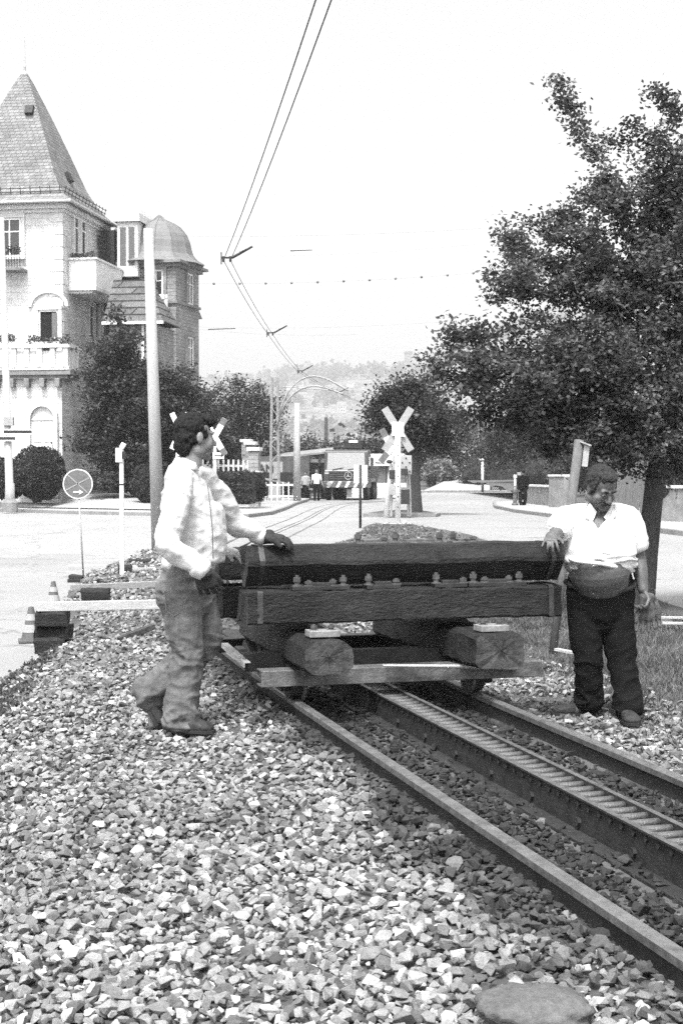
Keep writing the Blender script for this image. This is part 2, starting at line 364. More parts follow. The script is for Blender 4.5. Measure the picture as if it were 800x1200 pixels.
# ------------------------------------------------------------------ terrain
CY = np.array([-30, 0, 6, 8, 10.6, 12.1, 15, 18, 22, 27, 31, 37, 45, 55, 62, 68, 73, 77.], float)
CX = np.array([0, 0, 0, 0, -.36, -.70, -1.2, -1.55, -1.8, -1.9, -1.8, -1.5, -1.1, -.8, -.5, .0, 1.2, 3.], float)
for i in range(4): CX[i] = (T0 * NX + 0) + UX * ((CY[i] - T0 * NY) / UY)
def _smooth_path():
    yy = np.arange(-30, 77.01, .5); xx = np.interp(yy, CY, CX)
    for _ in range(14):
        x2 = xx.copy(); x2[1:-1] = (xx[:-2] + xx[1:-1] * 2 + xx[2:]) / 4
        k = yy > 8.8; xx[k] = x2[k]
    return yy, xx
PY_, PX_ = _smooth_path()
def cx(y): return np.interp(y, PY_, PX_)
def tl(x, y): return (x - cx(y)) * .9646
def zl(x, y):      # street level
    left = -.35 + .21 * sstep(16, 32, y); right = -.31 + .17 * sstep(16, 32, y)
    return left + (right - left) * sstep(-1, 1, tl(x, y))
def edge_l(y): return np.interp(y, [0, 9, 14.5, 20, 27], [-2.35, -2.2, -1.45, -1.9, -1.7])
def xe(y): return np.interp(y, [0, 10, 17, 25, 33, 38, 40], [3.9, 3.7, 3.7, 3.1, 2.7, 1.9, .9])
def bed(x, y):
    t = tl(x, y)
    prof = np.interp(t, [-9, -2.2, -1.2, -.62, -.5, .5, .62, .95, 1.5, 3, 9], [-.17, -.165, -.155, -.07, -.12, -.12, -.08, -.195, -.235, -.25, -.25])
    return prof
def gh(x, y):
    x = np.asarray(x, float); y = np.asarray(y, float); t = tl(x, y); z0 = zl(x, y)
    e = edge_l(y) + (vnoise(x, y, .5, 3) - .5) * .3
    ml = sstep(-.35, .25, t - e) * (1 - sstep(25, 29, y + (vnoise(x, y, 1.2, 4) - .5) * 2))
    vg = sstep(-.5, .05, xe(y) + (vnoise(x, y, .8, 6) - .5) * .35 - x) * (1 - sstep(38, 40, y)) * sstep(.7, 1.2, t - 1.1 * sstep(24, 32, y))
    m = np.maximum(ml * (t < 1.0) + ml * (t >= 1.0) * np.clip(vg + .0, 0, 1), vg)
    b = bed(x, y); b = b + (np.maximum(z0 + .07, b) - b) * sstep(16, 26, y)
    b = b + (vnoise(x, y, .35, 1) - .5) * .03 * (np.abs(t) > .7) + (vnoise(x, y, 1.1, 2) - .5) * .05 * (np.abs(t) > 1.0)
    hump = .05 * np.exp(-((x - 1.3) / 1.1) ** 2 - ((y - 33) / 3.) ** 2)
    return (z0 - .06) * (1 - m) + (b + hump) * m
def grid(name, x0, x1, y0, y1, dx, dy, fz, mat, kind='structure', keep=None):
    xs = np.arange(x0, x1 + dx * .5, dx); ys = np.arange(y0, y1 + dy * .5, dy)
    X, Y = np.meshgrid(xs, ys); Z = fz(X, Y); nx, ny = len(xs), len(ys)
    i = np.arange(nx - 1)[None, :] + np.arange(ny - 1)[:, None] * nx
    f = np.stack([i, i + 1, i + nx + 1, i + nx], -1).reshape(-1, 4)
    if keep is not None:
        c = keep((X[:-1, :-1] + X[1:, 1:]) / 2, (Y[:-1, :-1] + Y[1:, 1:]) / 2).ravel(); f = f[c]
    o = np_mesh(name, np.stack([X, Y, Z], -1).reshape(-1, 3), f.ravel(), np.full(len(f), 4), mat, smooth=True)
    tag(o, kind=kind); return o
grid('ground', -6, 7, 1, 42, .06, .1, gh, 'soil')
grid('road', -80, 60, -12, 132, 1., 1., lambda X, Y: zl(X, Y), 'road')
def far(X, Y): return -.4 + 0 * X
grid('plain', -2600, 2600, -600, 3600, 200, 200, lambda X, Y: -.9 + 0 * X, 'garden')

# pavements with kerbs
def slab(name, pts, z0, z1, mat, kerbpts=None, kerb_label=None):
    a = MB(); a.prism(pts, z0, z1); o = a.build(name, mat); tag(o, kind='structure')
    if kerbpts:
        k = MB(); k.sweep([(-.08, z0), (.08, z0), (.08, z1 + .004), (-.08, z1 + .004)], [(x, y, 0) for x, y in kerbpts])
        kb = k.build('kerb', 'kerb', bevel=.01); tag(kb, kind='structure')
    return o
KL = [(-45, 62), (-14, 55.2), (-9.8, 51), (-6.4, 48.6), (-4.6, 46.9), (-3.1, 46.6), (-2.5, 50), (-2.25, 58), (-2.15, 66), (-1.8, 76), (-2.2, 90)]
slab('pavement', KL + [(-12, 92), (-16, 60), (-45, 68)], -.25, -.02, 'pavement', KL)
KR = [(30, 24), (8.3, 28), (7.8, 34), (7.15, 45), (6.5, 53), (6.5, 60), (7.3, 68), (10, 74), (16, 80), (30, 88)]
slab('pavement', KR + [(60, 60), (60, 24)], -.25, -.02, 'pavement', KR)
KF = [(-6, 108), (4, 111), (10, 112), (24, 112), (40, 110)]
slab('pavement', KF + [(40, 118), (-6, 118)], -.25, -.02, 'pavement', KF)
IS = [(.8, 47.6), (1.6, 47.2), (3.1, 47.4), (3.3, 48.6), (2.9, 51.5), (2.3, 52.5), (1.7, 52), (1.0, 49.4), (.8, 47.6)]
o = slab('traffic_island', IS[:-1], -.25, -.03, 'garden', IS)
# rising gardens and banks
def bank(name, x0, x1, y0, y1, z0, z1, mat, amp=.3, step=1.):
    grid(name, x0, x1, y0, y1, step, step, lambda X, Y: z0 + (z1 - z0) * sstep(y0, y1, Y) + amp * (vnoise(X, Y, 3, 9) - .5) * sstep(y0, y0 + 4, Y), mat)
bank('garden_ground', -40, -6, 56, 68, -.1, 1.5, 'garden', .15)
bank('bank', 3, 50, 116, 150, -.1, 6, 'garden', 1.2, 2)
bank('garden_ground', 9.5, 40, 50, 110, -.1, .8, 'garden', .3, 2)
bank('garden_ground', -40, 3, 92, 140, -.1, 2., 'garden', .4, 2)
# pale garden path up to the villa and pale track up the right bank
a = MB(); a.add([(-11.4, 54.6, .02), (-6.6, 51.2, .02), (-5.6, 52.4, .06), (-8.8, 57.2, .5), (-10.2, 57.2, .5)], [(0, 1, 2, 3, 4)]); o = a.build('path', 'pavement'); tag(o, kind='structure')
a = MB(); a.add([(6.5, 112.5, .01), (12.5, 112.5, .01), (13, 125, 1.6), (11, 125, 1.6)], [(0, 1, 2, 3)]); tag(a.build('path', 'pavement'), kind='structure')
# hills far behind
HS = 1.9
def hill(X, Y): return hill0(np.asarray(X) / HS, np.asarray(Y) / HS) * HS
def hill0(X, Y):
    r = np.interp(X, [-2000, -900, -500, -300, -60, 60, 150, 260, 500, 900, 2000], [40, 60, 66, 80, 96, 112, 150, 190, 215, 240, 260])
    s = sstep(450, 1500, Y)
    return -1 + (r * s * (.9 + .25 * (vnoise(X, Y, 240, 5) - .5)) + 9 * s * vnoise(X, Y, 60, 6) + 3 * s * vnoise(X, Y, 18, 8))
grid('hills', -2400, 2400, 800, 3500, 22, 22, hill, 'hillside')
# ------------------------------------------------------------------ gravel
def hulls(n, k0=9, k1=13, bev=0.):
    out = []
    for _ in range(n):
        bm = bmesh.new(); k = random.randint(k0, k1)
        for _ in range(k):
            v = V((random.gauss(0, 1), random.gauss(0, 1), random.gauss(0, 1))).normalized() * random.uniform(.78, 1.0)
            bm.verts.new((v.x * random.uniform(.8, 1), v.y * .85, v.z * .68))
        r = bmesh.ops.convex_hull(bm, input=bm.verts)
        for e in [g for g in bm.verts if not g.link_faces]: bm.verts.remove(e)
        bmesh.ops.triangulate(bm, faces=bm.faces)
        bmesh.ops.dissolve_limit(bm, angle_limit=R(22), verts=bm.verts, edges=bm.edges)
        if not bev: bmesh.ops.triangulate(bm, faces=bm.faces)
        if bev:
            bmesh.ops.bevel(bm, geom=list(bm.edges), offset=bev, segments=1, affect='EDGES', clamp_overlap=True)
            bmesh.ops.remove_doubles(bm, verts=bm.verts, dist=.015); bmesh.ops.triangulate(bm, faces=bm.faces)
        bm.verts.index_update(); bm.verts.ensure_lookup_table()
        vs = np.array([v.co[:] for v in bm.verts]); fs = np.array([[v.index for v in f.verts] for f in bm.faces])
        bm.free(); out.append((vs, fs))
    return out
HULLS = hulls(40); HULLB = hulls(40, bev=.05)
def rot_mats(n, tilt=3.14):
    q = RNG.normal(size=(n, 4)); q /= np.linalg.norm(q, axis=1)[:, None]
    w, x, y, z = q.T
    return np.stack([1 - 2 * (y * y + z * z), 2 * (x * y - z * w), 2 * (x * z + y * w), 2 * (x * y + z * w), 1 - 2 * (x * x + z * z), 2 * (y * z - x * w), 2 * (x * z - y * w), 2 * (y * z + x * w), 1 - 2 * (x * x + y * y)], -1).reshape(n, 3, 3)
def scatter_stones(name, pos, size, tone, mat='stone', flat=.8):
    HULLX = HULLB + HULLS
    n = len(pos); Rm = rot_mats(n); kind = RNG.integers(0, len(HULLB), n) + np.where(pos[:, 1] > 8.5, len(HULLB), 0)
    VV = []; FF = []; TT = []; off = 0
    for k, (vs, fs) in enumerate(HULLX):
        idx = np.where(kind == k)[0]
        if not len(idx): continue
        v = np.einsum('nij,vj->nvi', Rm[idx], vs) * size[idx][:, None, None]
        v[..., 2] *= flat
        v += pos[idx][:, None, :]
        m = len(vs); VV.append(v.reshape(-1, 3)); FF.append((fs[None] + (np.arange(len(idx)) * m)[:, None, None] + off).reshape(-1, 3))
        TT.append(np.repeat(tone[idx], m)); off += m * len(idx)
    v = np.concatenate(VV); f = np.concatenate(FF); t = np.concatenate(TT)
    return np_mesh(name, v, f.ravel(), np.full(len(f), 3), mat, tone=t)
def jit(x0, x1, y0, y1, d):
    X, Y = np.meshgrid(np.arange(x0, x1, d), np.arange(y0, y1, d)); X = X.ravel() + RNG.uniform(-.5, .5, X.size) * d; Y = Y.ravel() + RNG.uniform(-.5, .5, Y.size) * d
    return X, Y
def region(X, Y): # within sight plus a margin
    return (X > -.30 * Y - .9) & (X < .30 * Y + .9)
FEET = [(-.93 + .06 * i, 7.70 - .01 * i, .1, -.125) for i in range(6)] + [(-1.06, 7.84, .1, -.12)] + [(1.52 - .05 * i, 8.73, .11, -.2) for i in range(6)] + [(1.735 + .01 * i, 8.62 - .05 * i, .12, -.21) for i in range(7)]
PS = []; SZ = []; TN = []
for (y0, y1, d, s0, layers) in ((2.6, 6.2, .038, .027, 2), (6.2, 10.5, .042, .026, 2), (10.5, 16, .055, .029, 1), (16, 30, .09, .042, 1)):
    for L_ in range(layers):
        X, Y = jit(-5, 5, y0, y1, d * (1 if L_ == 0 else 1.15)); t = tl(X, Y); e = edge_l(Y) + (vnoise(X, Y, .5, 3) - .5) * .3
        k = region(X, Y) & (t > e - .25 + .25 * RNG.random(X.size)) & (t < 2.2)
        k &= ~((np.abs(np.abs(t) - .545) < .038))                # not through the rails
        k &= ~((np.abs(t) < .10)) & ~((np.abs(t) < .2) & (RNG.random(X.size) < .55))
        k &= (t < .8) | (RNG.random(X.size) < np.clip(1.25 - (t - .8) * .75 + (vnoise(X, Y, .6, 12) - .5) * 1.3, 0, 1))
        k &= (Y < 24) | (RNG.random(X.size) < .5)
        k &= ~((np.abs(t) < .5) & (RNG.random(X.size) < .12))
        X, Y, t = X[k], Y[k], t[k]
        s = s0 * np.exp(RNG.normal(0, .3, X.size)); s = np.clip(s, .011, s0 * 1.7)
        s[RNG.random(X.size) < .2] *= .6
        inner = (np.abs(t) < .62); s[inner] *= .85
        z = gh(X, Y) + s * .25 + L_ * .014 + RNG.uniform(-.006, .012, X.size)
        z[inner] = np.minimum(z[inner], -.085)
        near = (t > -.68) & (t < -.5); z[near] = np.minimum(np.maximum(z[near], -.075), -.052)
        near = (t > .5) & (t < .68); z[near] = np.minimum(z[near], -.07)
        # clean new ballast is pale; the old bed between and beside the rails is dark with brake dust
        wob = (vnoise(X, Y, .28, 21) - .5) * .42 + (vnoise(X, Y, .09, 22) - .5) * .25
        fl = sstep(-.92, -.6, t + wob * .8); fr = 1 - sstep(.62, .95, t + wob * .7)
        dk = np.minimum(fl, fr) * (1 - sstep(11, 16, Y) * .8)
        base = .172 * np.exp(RNG.normal(0, .34, X.size)); base[RNG.random(X.size) < .10] *= 1.5; base[RNG.random(X.size) < .12] *= .5
        base = np.clip(base, .04, .6) * (.82 + .36 * vnoise(X, Y, .6, 23))
        old = np.clip(.018 * np.exp(RNG.normal(0, .35, X.size)), .02, .14); old[RNG.random(X.size) < .01] = .11
        tone = base * (1 - dk) + old * dk
        for (fx_, fy_, r_, zz_) in FEET:
            dd = np.hypot((X - fx_), (Y - fy_)); kk = dd < r_; z[kk] = np.minimum(z[kk], zz_ - s[kk] * .55)
        PS.append(np.stack([X, Y, z], -1)); SZ.append(s); TN.append(tone)
X, Y = jit(-.4, 3.2, 18.5, 39, .13); k = (X < xe(Y) - .05) & (tl(X, Y) > .9 + 1.1 * sstep(24, 32, Y)) & (RNG.random(X.size) < .45); X, Y = X[k], Y[k]
PS.append(np.stack([X, Y, gh(X, Y) + .01], -1)); SZ.append(np.clip(.035 * np.exp(RNG.normal(0, .4, X.size)), .012, .09)); TN.append(np.clip(.11 * np.exp(RNG.normal(0, .4, X.size)), .04, .3))
gravel = scatter_stones('gravel', np.concatenate(PS), np.concatenate(SZ), np.concatenate(TN))
tag(gravel, 'pale crushed stone ballast heaped beside and between the rails', 'gravel', kind='stuff')
# blobs of weeds/grass on the verge, under the tree and on the hump
def leaf_quads(name, pos, size, tone, mat, up=0.0, parent=None, aspect=.6):
    n = len(pos); Rm = rot_mats(n)
    q = np.array([[-.5, 0, 0], [0, -aspect / 2, .06], [.5, 0, 0], [0, aspect / 2, .06]])
    v = np.einsum('nij,vj->nvi', Rm, q)
    if up: v[..., 2] *= (1 - up)
    v = v * size[:, None, None] + pos[:, None, :]
    f = np.arange(n * 4)
    return np_mesh(name, v.reshape(-1, 3), f, np.full(n, 4), mat, tone=np.repeat(tone, 4), parent=parent)
def grass(name, X, Y, h, tone, mat='grass', w=.006):
    n = len(X); z = gh(X, Y) + .0
    a = RNG.uniform(0, 6.28, n); l = RNG.normal(0, .5, (n, 2)) * h[:, None]
    b0 = np.stack([X - np.cos(a) * w, Y - np.sin(a) * w, z], -1); b1 = np.stack([X + np.cos(a) * w, Y + np.sin(a) * w, z], -1)
    tp = np.stack([X + l[:, 0], Y + l[:, 1], z + h], -1)
    v = np.stack([b0, b1, tp], 1).reshape(-1, 3)
    return np_mesh(name, v, np.arange(n * 3), np.full(n, 3), mat, tone=np.repeat(tone, 3))
X, Y = jit(.3, 4.2, 7.2, 21, .028); t = tl(X, Y)
k = (t > .95 + (vnoise(X, Y, .5, 31)) * .9 - sstep(8, 11, Y) * .35) & (X < xe(Y) + (vnoise(X, Y, .7, 33) - .5) * .4) & (vnoise(X, Y, .25, 32) + vnoise(X, Y, .9, 34) > .82 - .35 * sstep(9, 11, Y)) & region(X, Y)
X, Y = X[k], Y[k]
o = grass('grass', X, Y, RNG.uniform(.015, .05, X.size) * (1 + .8 * vnoise(X, Y, .4, 35)), .5 + 1.1 * vnoise(X, Y, .22, 36) * RNG.uniform(.6, 1.3, X.size))
tag(o, 'patchy trampled grass on the verge beside the track', 'grass', kind='stuff')
X, Y = jit(-.3, 3., 19, 39, .07); k = (X < xe(Y) - .1) & (tl(X, Y) > 1.0) & (vnoise(X, Y, .5, 37) > .45); X, Y = X[k], Y[k]
o = grass('grass', X, Y, RNG.uniform(.015, .06, X.size), .7 + 1.2 * vnoise(X, Y, .5, 38), w=.014)
tag(o, 'dry weeds on the low mound behind the loaded trolley', 'weeds', kind='stuff')
X, Y = jit(-3.4, -1.9, 8.6, 11.5, .035); t = tl(X, Y); e = edge_l(Y); k = (np.abs(t - e - .02) < .16) & (vnoise(X, Y, .22, 39) > .42); X, Y = X[k], Y[k]
pos = np.stack([X, Y, gh(X, Y) + RNG.uniform(0.01, .07, X.size)], -1); pos = np.repeat(pos, 3, 0) + RNG.normal(0, .014, (len(X) * 3, 3))
o = leaf_quads('weeds', pos, RNG.uniform(.02, .05, len(pos)), RNG.uniform(.5, 1.4, len(pos)), 'leaf')
tag(o, 'low dark weeds at the foot of the gravel bank beside the street', 'weeds', kind='stuff')
# a big flat stone half buried in front
vs, fs = HULLS[3]
bm = bmesh.new()
bmesh.ops.create_icosphere(bm, subdivisions=4, radius=1)
for v in bm.verts:
    c = v.co; k = (abs(c.x) ** 3.2 + abs(c.y) ** 3.2 + abs(c.z) ** 3.2) ** (1 / 3.2)
    c /= k
    d = noise.fractal(c * 1.3 + V((3, 1, 0)), .6, 2, 5) * .13 + noise.noise(c * 9) * .02
    v.co = V((c.x * (.14 + d * .2), c.y * (.10 + d * .15), c.z * (.06 + d * .06)))
me = bpy.data.meshes.new('flat_stone'); bm.to_mesh(me); bm.free()
fst = bpy.data.objects.new('flat_stone', me); COL.objects.link(fst); p = G(628, 1186, -.085); fst.location = (p.x, p.y, -.095); fst.rotation_euler = (0, R(2), R(8))
MT['flatstone'] = grey_mat('flat_stone', .09, .25, 7., bump=.6, bscale=60, fine=.25); me.materials.append(MT['flatstone'])
for q in me.polygons: q.use_smooth = True
tag(fst, 'large flat rounded grey stone half buried in the ballast in the foreground', 'stone')

MT['rail_side2'] = grey_mat('plate_edge', .1, .4, 20., rough=.5, bump=.3, metal=.3)
# ------------------------------------------------------------------ track
RAIL = [(-.020, 0), (.020, 0), (.026, -.006), (.027, -.03), (.009, -.044), (.009, -.11), (.055, -.12), (.055, -.13), (-.055, -.13), (-.055, -.12), (-.009, -.11), (-.009, -.044), (-.027, -.03), (-.026, -.006)]
def zrail(y): return -.128 * float(sstep(20, 30, y))
def path(off, y0, y1, step=.5, dz=0):
    pts = []
    ys = np.arange(y0, y1, step)
    for y in ys:
        x = float(cx(y)); dx = float(cx(y + .4) - cx(y - .4)) / .8; l = math.hypot(dx, 1)
        pts.append((x + off / l, y - off * dx / l, zrail(y) + dz))
    return pts
def rail(off, label):
    a = MB(); a.sweep(RAIL, path(off, 1., 76)); o = a.build('running_rail', 'rail_side', origin=(0, 0, 0)); o.data.materials.append(MT['rail_top']); o.data.materials.append(MT['rail_side2'])
    for p_ in o.data.polygons:
        if p_.normal.z > .55 and p_.center.z > zrail(p_.center.y) - .008: p_.material_index = 1
        elif p_.center.z > zrail(p_.center.y) - .022: p_.material_index = 2
    return tag(o, label, 'rail', 'running rails of the rack railway')
rail(-.545, 'worn bright-topped left running rail along the edge of the pale gravel')
rail(.545, 'dark right running rail beside the shorter man in white shirt')
rk = thing('rack_rail', 'dark ladder rack rail with round rungs midway between the two running rails', 'rack rail')
RKP = [(x, y, z - .036 * float(sstep(20, 28, y))) for x, y, z in path(0, 1., 76)]
a = MB(); a.sweep([(-.078, -.13), (-.066, -.13), (-.066, .03), (-.092, .03), (-.092, .022), (-.078, .022)], RKP); sp_l = a.build('side_plate', 'rack', rk)
a = MB(); a.sweep([(.066, -.13), (.078, -.13), (.078, .022), (.092, .022), (.092, .03), (.066, .03)], RKP); sp_r = a.build('side_plate', 'rack', rk)
for o in (sp_l, sp_r):
    o.data.materials.append(MT['rail_side2'])
    for p_ in o.data.polygons:
        if p_.normal.z > .7 and p_.center.z > zrail(p_.center.y) + .02: p_.material_index = 1
a = MB(); a.tube([(-.065, 0, 0), (.065, 0, 0)], .0165, n=10)
rung0 = a.build('rung', 'rung', rk, smooth=True)
for i in range(76):
    s = 3.2 + i * .093; p = TF(0, s, .006); o = rung0 if i == 0 else rung0.copy()
    if i: COL.objects.link(o); o.parent = rk
    o.matrix_local = Matrix.Translation(p) @ Matrix.Rotation(math.atan2(NY, NX), 4, 'Z') @ Matrix.Rotation(R(random.uniform(-4, 4)), 4, 'Z')
a = MB(); a.tube([(0, 0, 0), (-.009, 0, 0)], .012, n=6); riv0 = a.build('rivet', 'rack', rk)
spots = [(3.2 + i * .093, .0, 1) for i in range(76)] + [(3.2 + i * .465, -.07, 1.5) for i in range(16)]
for i, (s, z, k) in enumerate(spots):
    o = riv0 if i == 0 else riv0.copy()
    if i: COL.objects.link(o); o.parent = rk
    o.matrix_local = Matrix.Translation(TF(-.0775, s, z)) @ Matrix.Rotation(math.atan2(NY, NX), 4, 'Z') @ Matrix.Scale(k, 4)
# longitudinal ledge under the rack and buried sleepers with their fastenings
a = MB(); a.extrude([(-.15, 0), (.15, 0), (.15, .02), (-.15, .02)], TF(0, 2.5, -.125), TF(0, 12.5, -.125)); o = a.build('rack_bed_plate', 'steel_dark', rk, bevel=.004)
def bolt(a, p, r=.016, h=.04):
    a.lathe([(r * 2, 0), (r * 2, .006), (r * 1.1, .008), (r * 1.1, h * .4)], p, 12); a.lathe([(r * 1.5, h * .4), (r * 1.5, h * .8)], p, 6); a.lathe([(r * .8, h * .8), (r * .8, h)], p, 8)
def make_sleeper():
    t = thing('track_sleeper', 'dark sleeper buried in the ballast across the track', 'sleeper', M=TM @ Matrix.Translation((0, 3., 0)), group='sleepers under the track')
    a = MB(); a.box((0, 0, -.185), (1.7, .24, .12)); a.build('beam', 'timber', t, bevel=.012)
    for tt in (-.40, -.28, .28, .40):
        b = MB(); b.box((tt, 0, -.12), (.09, .11, .012)); bolt(b, (tt, 0, -.115)); b.build('fastening', 'rail_side', t)
    return t
sl = make_sleeper()
words = ['nearest', 'second', 'third', 'fourth', 'fifth', 'sixth', 'seventh', 'eighth', 'ninth', 'tenth', 'eleventh', 'twelfth', 'thirteenth']
for i in range(13):
    M = TM @ Matrix.Translation((random.uniform(-.02, .02), 3.35 + i * .68, 0)) @ Matrix.Rotation(R(random.uniform(-1, 1)), 4, 'Z')
    lb = '%s tarred sleeper, counted from the camera, buried in dark ballast under the rails' % words[i]
    if i == 0: sl.matrix_local = M; setw(sl, M); sl['label'] = lb
    else: copy_tree(sl, M, lb)

# ------------------------------------------------------------------ trolley and its load
cart = thing('track_trolley', 'low flat steel rail trolley on the track under the stacked timbers', 'trolley', M=TM @ Matrix.Translation((0, 8.5, 0)))
a = MB(); a.box((.07, -.78, .14), (1.68, .012, .09)); a.box((.07, -.72, .182), (1.68, .12, .01)); a.box((.07, -.72, .098), (1.68, .12, .01)); a.build('front_channel', 'steel_mid', cart, bevel=.003)
a = MB(); a.box((0, -.52, .2), (1.62, .012, .10)); a.box((0, -.47, .247), (1.62, .1, .01)); a.build('middle_channel', 'steel_dark', cart, bevel=.003)
a = MB(); a.box((0, .85, .14), (1.6, .012, .1)); a.box((0, .80, .19), (1.6, .1, .01)); a.build('rear_channel', 'steel_dark', cart, bevel=.003)
for tt in (-.46, .5):
    a = MB(); a.box((tt, .03, .14), (.06, 1.5, .09)); a.build('side_member', 'steel_dark', cart, bevel=.003)
for tt in (-.545, .545):
    for s in (-.62, .6):
        a = MB(Matrix.Translation((tt, s, .1)) @ Matrix.Rotation(R(90), 4, 'Y'))
        a.lathe([(.03, -.05), (.03, -.045), (.1, -.04), (.1, .035), (.03, .04), (.03, .05)], n=24)
        w = a.build('wheel', 'steel_dark', cart, smooth=False)
        a = MB(Matrix.Translation((tt * .93, s, .1)) @ Matrix.Rotation(R(90), 4, 'Y')); a.lathe([(.12, -.008), (.12, .008)], n=24); a.build('flange', 'steel_mid', w)
        a = MB(); a.box((tt * 1.12, s, .105), (.06, .13, .1)); a.build('axle_box', 'steel_dark', cart, bevel=.008)
for s in (-.62, .6):
    a = MB(); a.tube([(-.6, s, .1), (.6, s, .1)], .022); a.build('axle', 'steel_dark', cart)
a = MB(); a.box((-.80, -.20, .222), (.035, .95, .004), rz=R(-3)); a.box((-.82, -.20, .21), (.006, .95, .03), rz=R(-3)); a.build('side_angle', 'steel_pale', cart)
# loose bar across the channel
a = MB(); p0 = TM @ V((-.08, 7.67, .20)); p1 = TM @ V((.74, 7.69, .155)); a.tube([p0, p0.lerp(p1, .5) + V((0, 0, .002)), p1], [.006, .011, .013], n=8)
tag(a.build('crowbar', 'steel_pale', smooth=True), 'thin iron bar lying across the front channel of the trolley', 'crowbar')
OCT = lambda w, h, c, e=.0: [(-w / 2 + c, 0), (w / 2 - c, 0), (w / 2, c * .8), (w / 2 - e, h - c * .8), (w / 2 - c - e, h), (-w / 2 + c + e, h), (-w / 2 + e, h - c * .8), (-w / 2, c * .8)]
def timber(name, label, x0, x1, sec, M, mat='timber', group=None, bands=(), seed=0):
    """rough hewn beam along local x with section (y,z)"""
    t = thing(name, label, 'timber', M=M, group=group)
    n = 48; k = len(sec); vs = []
    dense = []
    for i in range(k):
        p, q = sec[i], sec[(i + 1) % k]
        m_ = max(1, int(math.hypot(q[0] - p[0], q[1] - p[1]) / .045))
        for j in range(m_): dense.append((p[0] + (q[0] - p[0]) * j / m_, p[1] + (q[1] - p[1]) * j / m_))
    k = len(dense)
    for i in range(n + 1):
        x = x0 + (x1 - x0) * i / n
        for (y, z) in dense:
            q = V((x, y, z)); d = noise.noise_vector(V((x * 3.1 + seed, y * 9, z * 9))) * .011 + noise.noise_vector(V((x * 14 + seed, y * 25, z * 25))) * .0045
            if (abs(y) > .115 and (z < .03 or z > .15)) or i in (0, 1, n - 1, n): d += noise.noise_vector(V((x * 22 + seed, y * 30, z * 30))) * .010
            if i in (0, n): d.x += noise.noise(V((y * 22, z * 22, seed))) * .006
            vs.append(q + d)
    fs = [(i * k + j, i * k + (j + 1) % k, (i + 1) * k + (j + 1) % k, (i + 1) * k + j) for i in range(n) for j in range(k)]
    a = MB(); a.add(vs, fs); b = a.build('beam', mat, t)
    cy = sum(q[0] for q in sec) / len(sec); cz = sum(q[1] for q in sec) / len(sec)
    for x, idx in ((x0, 0), (x1, n)):                      # end grain with radial cracks
        ring = [vs[idx * k + j] for j in range(k)]; c = V((x + (.004 if x == x0 else -.004), cy, cz))
        a = MB(); a.add(ring + [c], [(j, (j + 1) % k, k) for j in range(k)]); a.build('end_grain', 'timber_end', t)
        a = MB(); sgn = -1 if x == x0 else 1
        for q in range(7):
            an = q * .9 + random.uniform(-.2, .2) + seed; l = random.uniform(.05, .085)
            d = V((0, math.cos(an), math.sin(an))); e = d.cross(V((1, 0, 0))) * .0022; base = V((x + sgn * .0075, cy, cz))
            m_ = base + d * l * .5 + e * random.uniform(-2, 2)
            a.add([base - e * 1.4, base + e * 1.4, m_ + e, m_ - e], [(0, 1, 2, 3)]); a.add([m_ - e, m_ + e, base + d * l], [(0, 1, 2)])
        a.build('crack', 'opening', t)
    for bx in bands:
        sc2 = [((y - cy) * 1.03 + cy, (z - cz) * 1.04 + cz) for y, z in sec]; kk = len(sec)
        a = MB()
        a.add([(bx - .016, y, z) for y, z in sc2] + [(bx + .016, y, z) for y, z in sc2], [(i, (i + 1) % kk, kk + (i + 1) % kk, kk + i) for i in range(kk)])
        a.build('binding_band', 'band', t)
    return t
def chair(t, x, y, z, L=.34, W=.13, bolts=4, mat='steel_dark'):
    a = MB(); a.box((x, y, z + .012), (L, W, .024)); a.box((x, y, z + .032), (L * .5, W * .8, .02))
    b = a.build('baseplate', mat, t, bevel=.003)
    for i in range(bolts):
        bx = x + L * (-.42 + .84 * i / (bolts - 1)) if bolts != 4 else x + L * (-.4, -.2, .22, .4)[i]
        a = MB(); hh = (.065, .035, .04, .06)[i % 4]; bolt(a, (bx, y - W * .2, z + .022), .015, hh); a.build('bolt', 'bolt', b)
def TT(t, s, z, rz=0): return TM @ Matrix.Translation((t, s, z)) @ Matrix.Rotation(R(rz), 4, 'Z')
GR = 'tarred sleepers stacked on the trolley'
SECL = OCT(.28, .185, .05, .01)
timber('loaded_sleeper', 'left one of two lengthwise sleepers at the bottom of the load, with radial cracks', -1.0, .80, SECL, TT(-.46, 8.42, .195, 0) @ Matrix.Rotation(R(90), 4, 'Z'), 'timber', GR, seed=1)
timber('loaded_sleeper', 'right one of two lengthwise sleepers at the bottom of the load, turned slightly', -1.0, .80, OCT(.3, .19, .03, .0), TT(.50, 8.42, .197, 0) @ Matrix.Rotation(R(92), 4, 'Z'), 'timber', GR, seed=7)
tt_ = [o for o in bpy.data.objects if o.name.startswith('loaded_sleeper')]
for o in tt_[:2]:
    sgn = -1
    a = MB(); a.box((-.86, 0, .212), (.12, .17, .035)); b = a.build('baseplate', 'plate_grey', o, bevel=.003)
    for j in (-.05, .05):
        a = MB(); bolt(a, (-.86, j, .226), .013, .035); a.build('bolt', 'bolt', b)
SECM = OCT(.28, .185, .02, .0); SECM = [(-.14, .01), (-.13, 0), (.13, 0), (.14, .01), (.135, .175), (.12, .185), (-.12, .185), (-.135, .175)]
m1 = timber('loaded_sleeper', 'front sleeper of the middle layer, square-edged with worn pale face, across the trolley', -.95, .95, SECM, TT(.12, 7.93, .437, 0), 'timber', GR, (-.88, .88), 3)
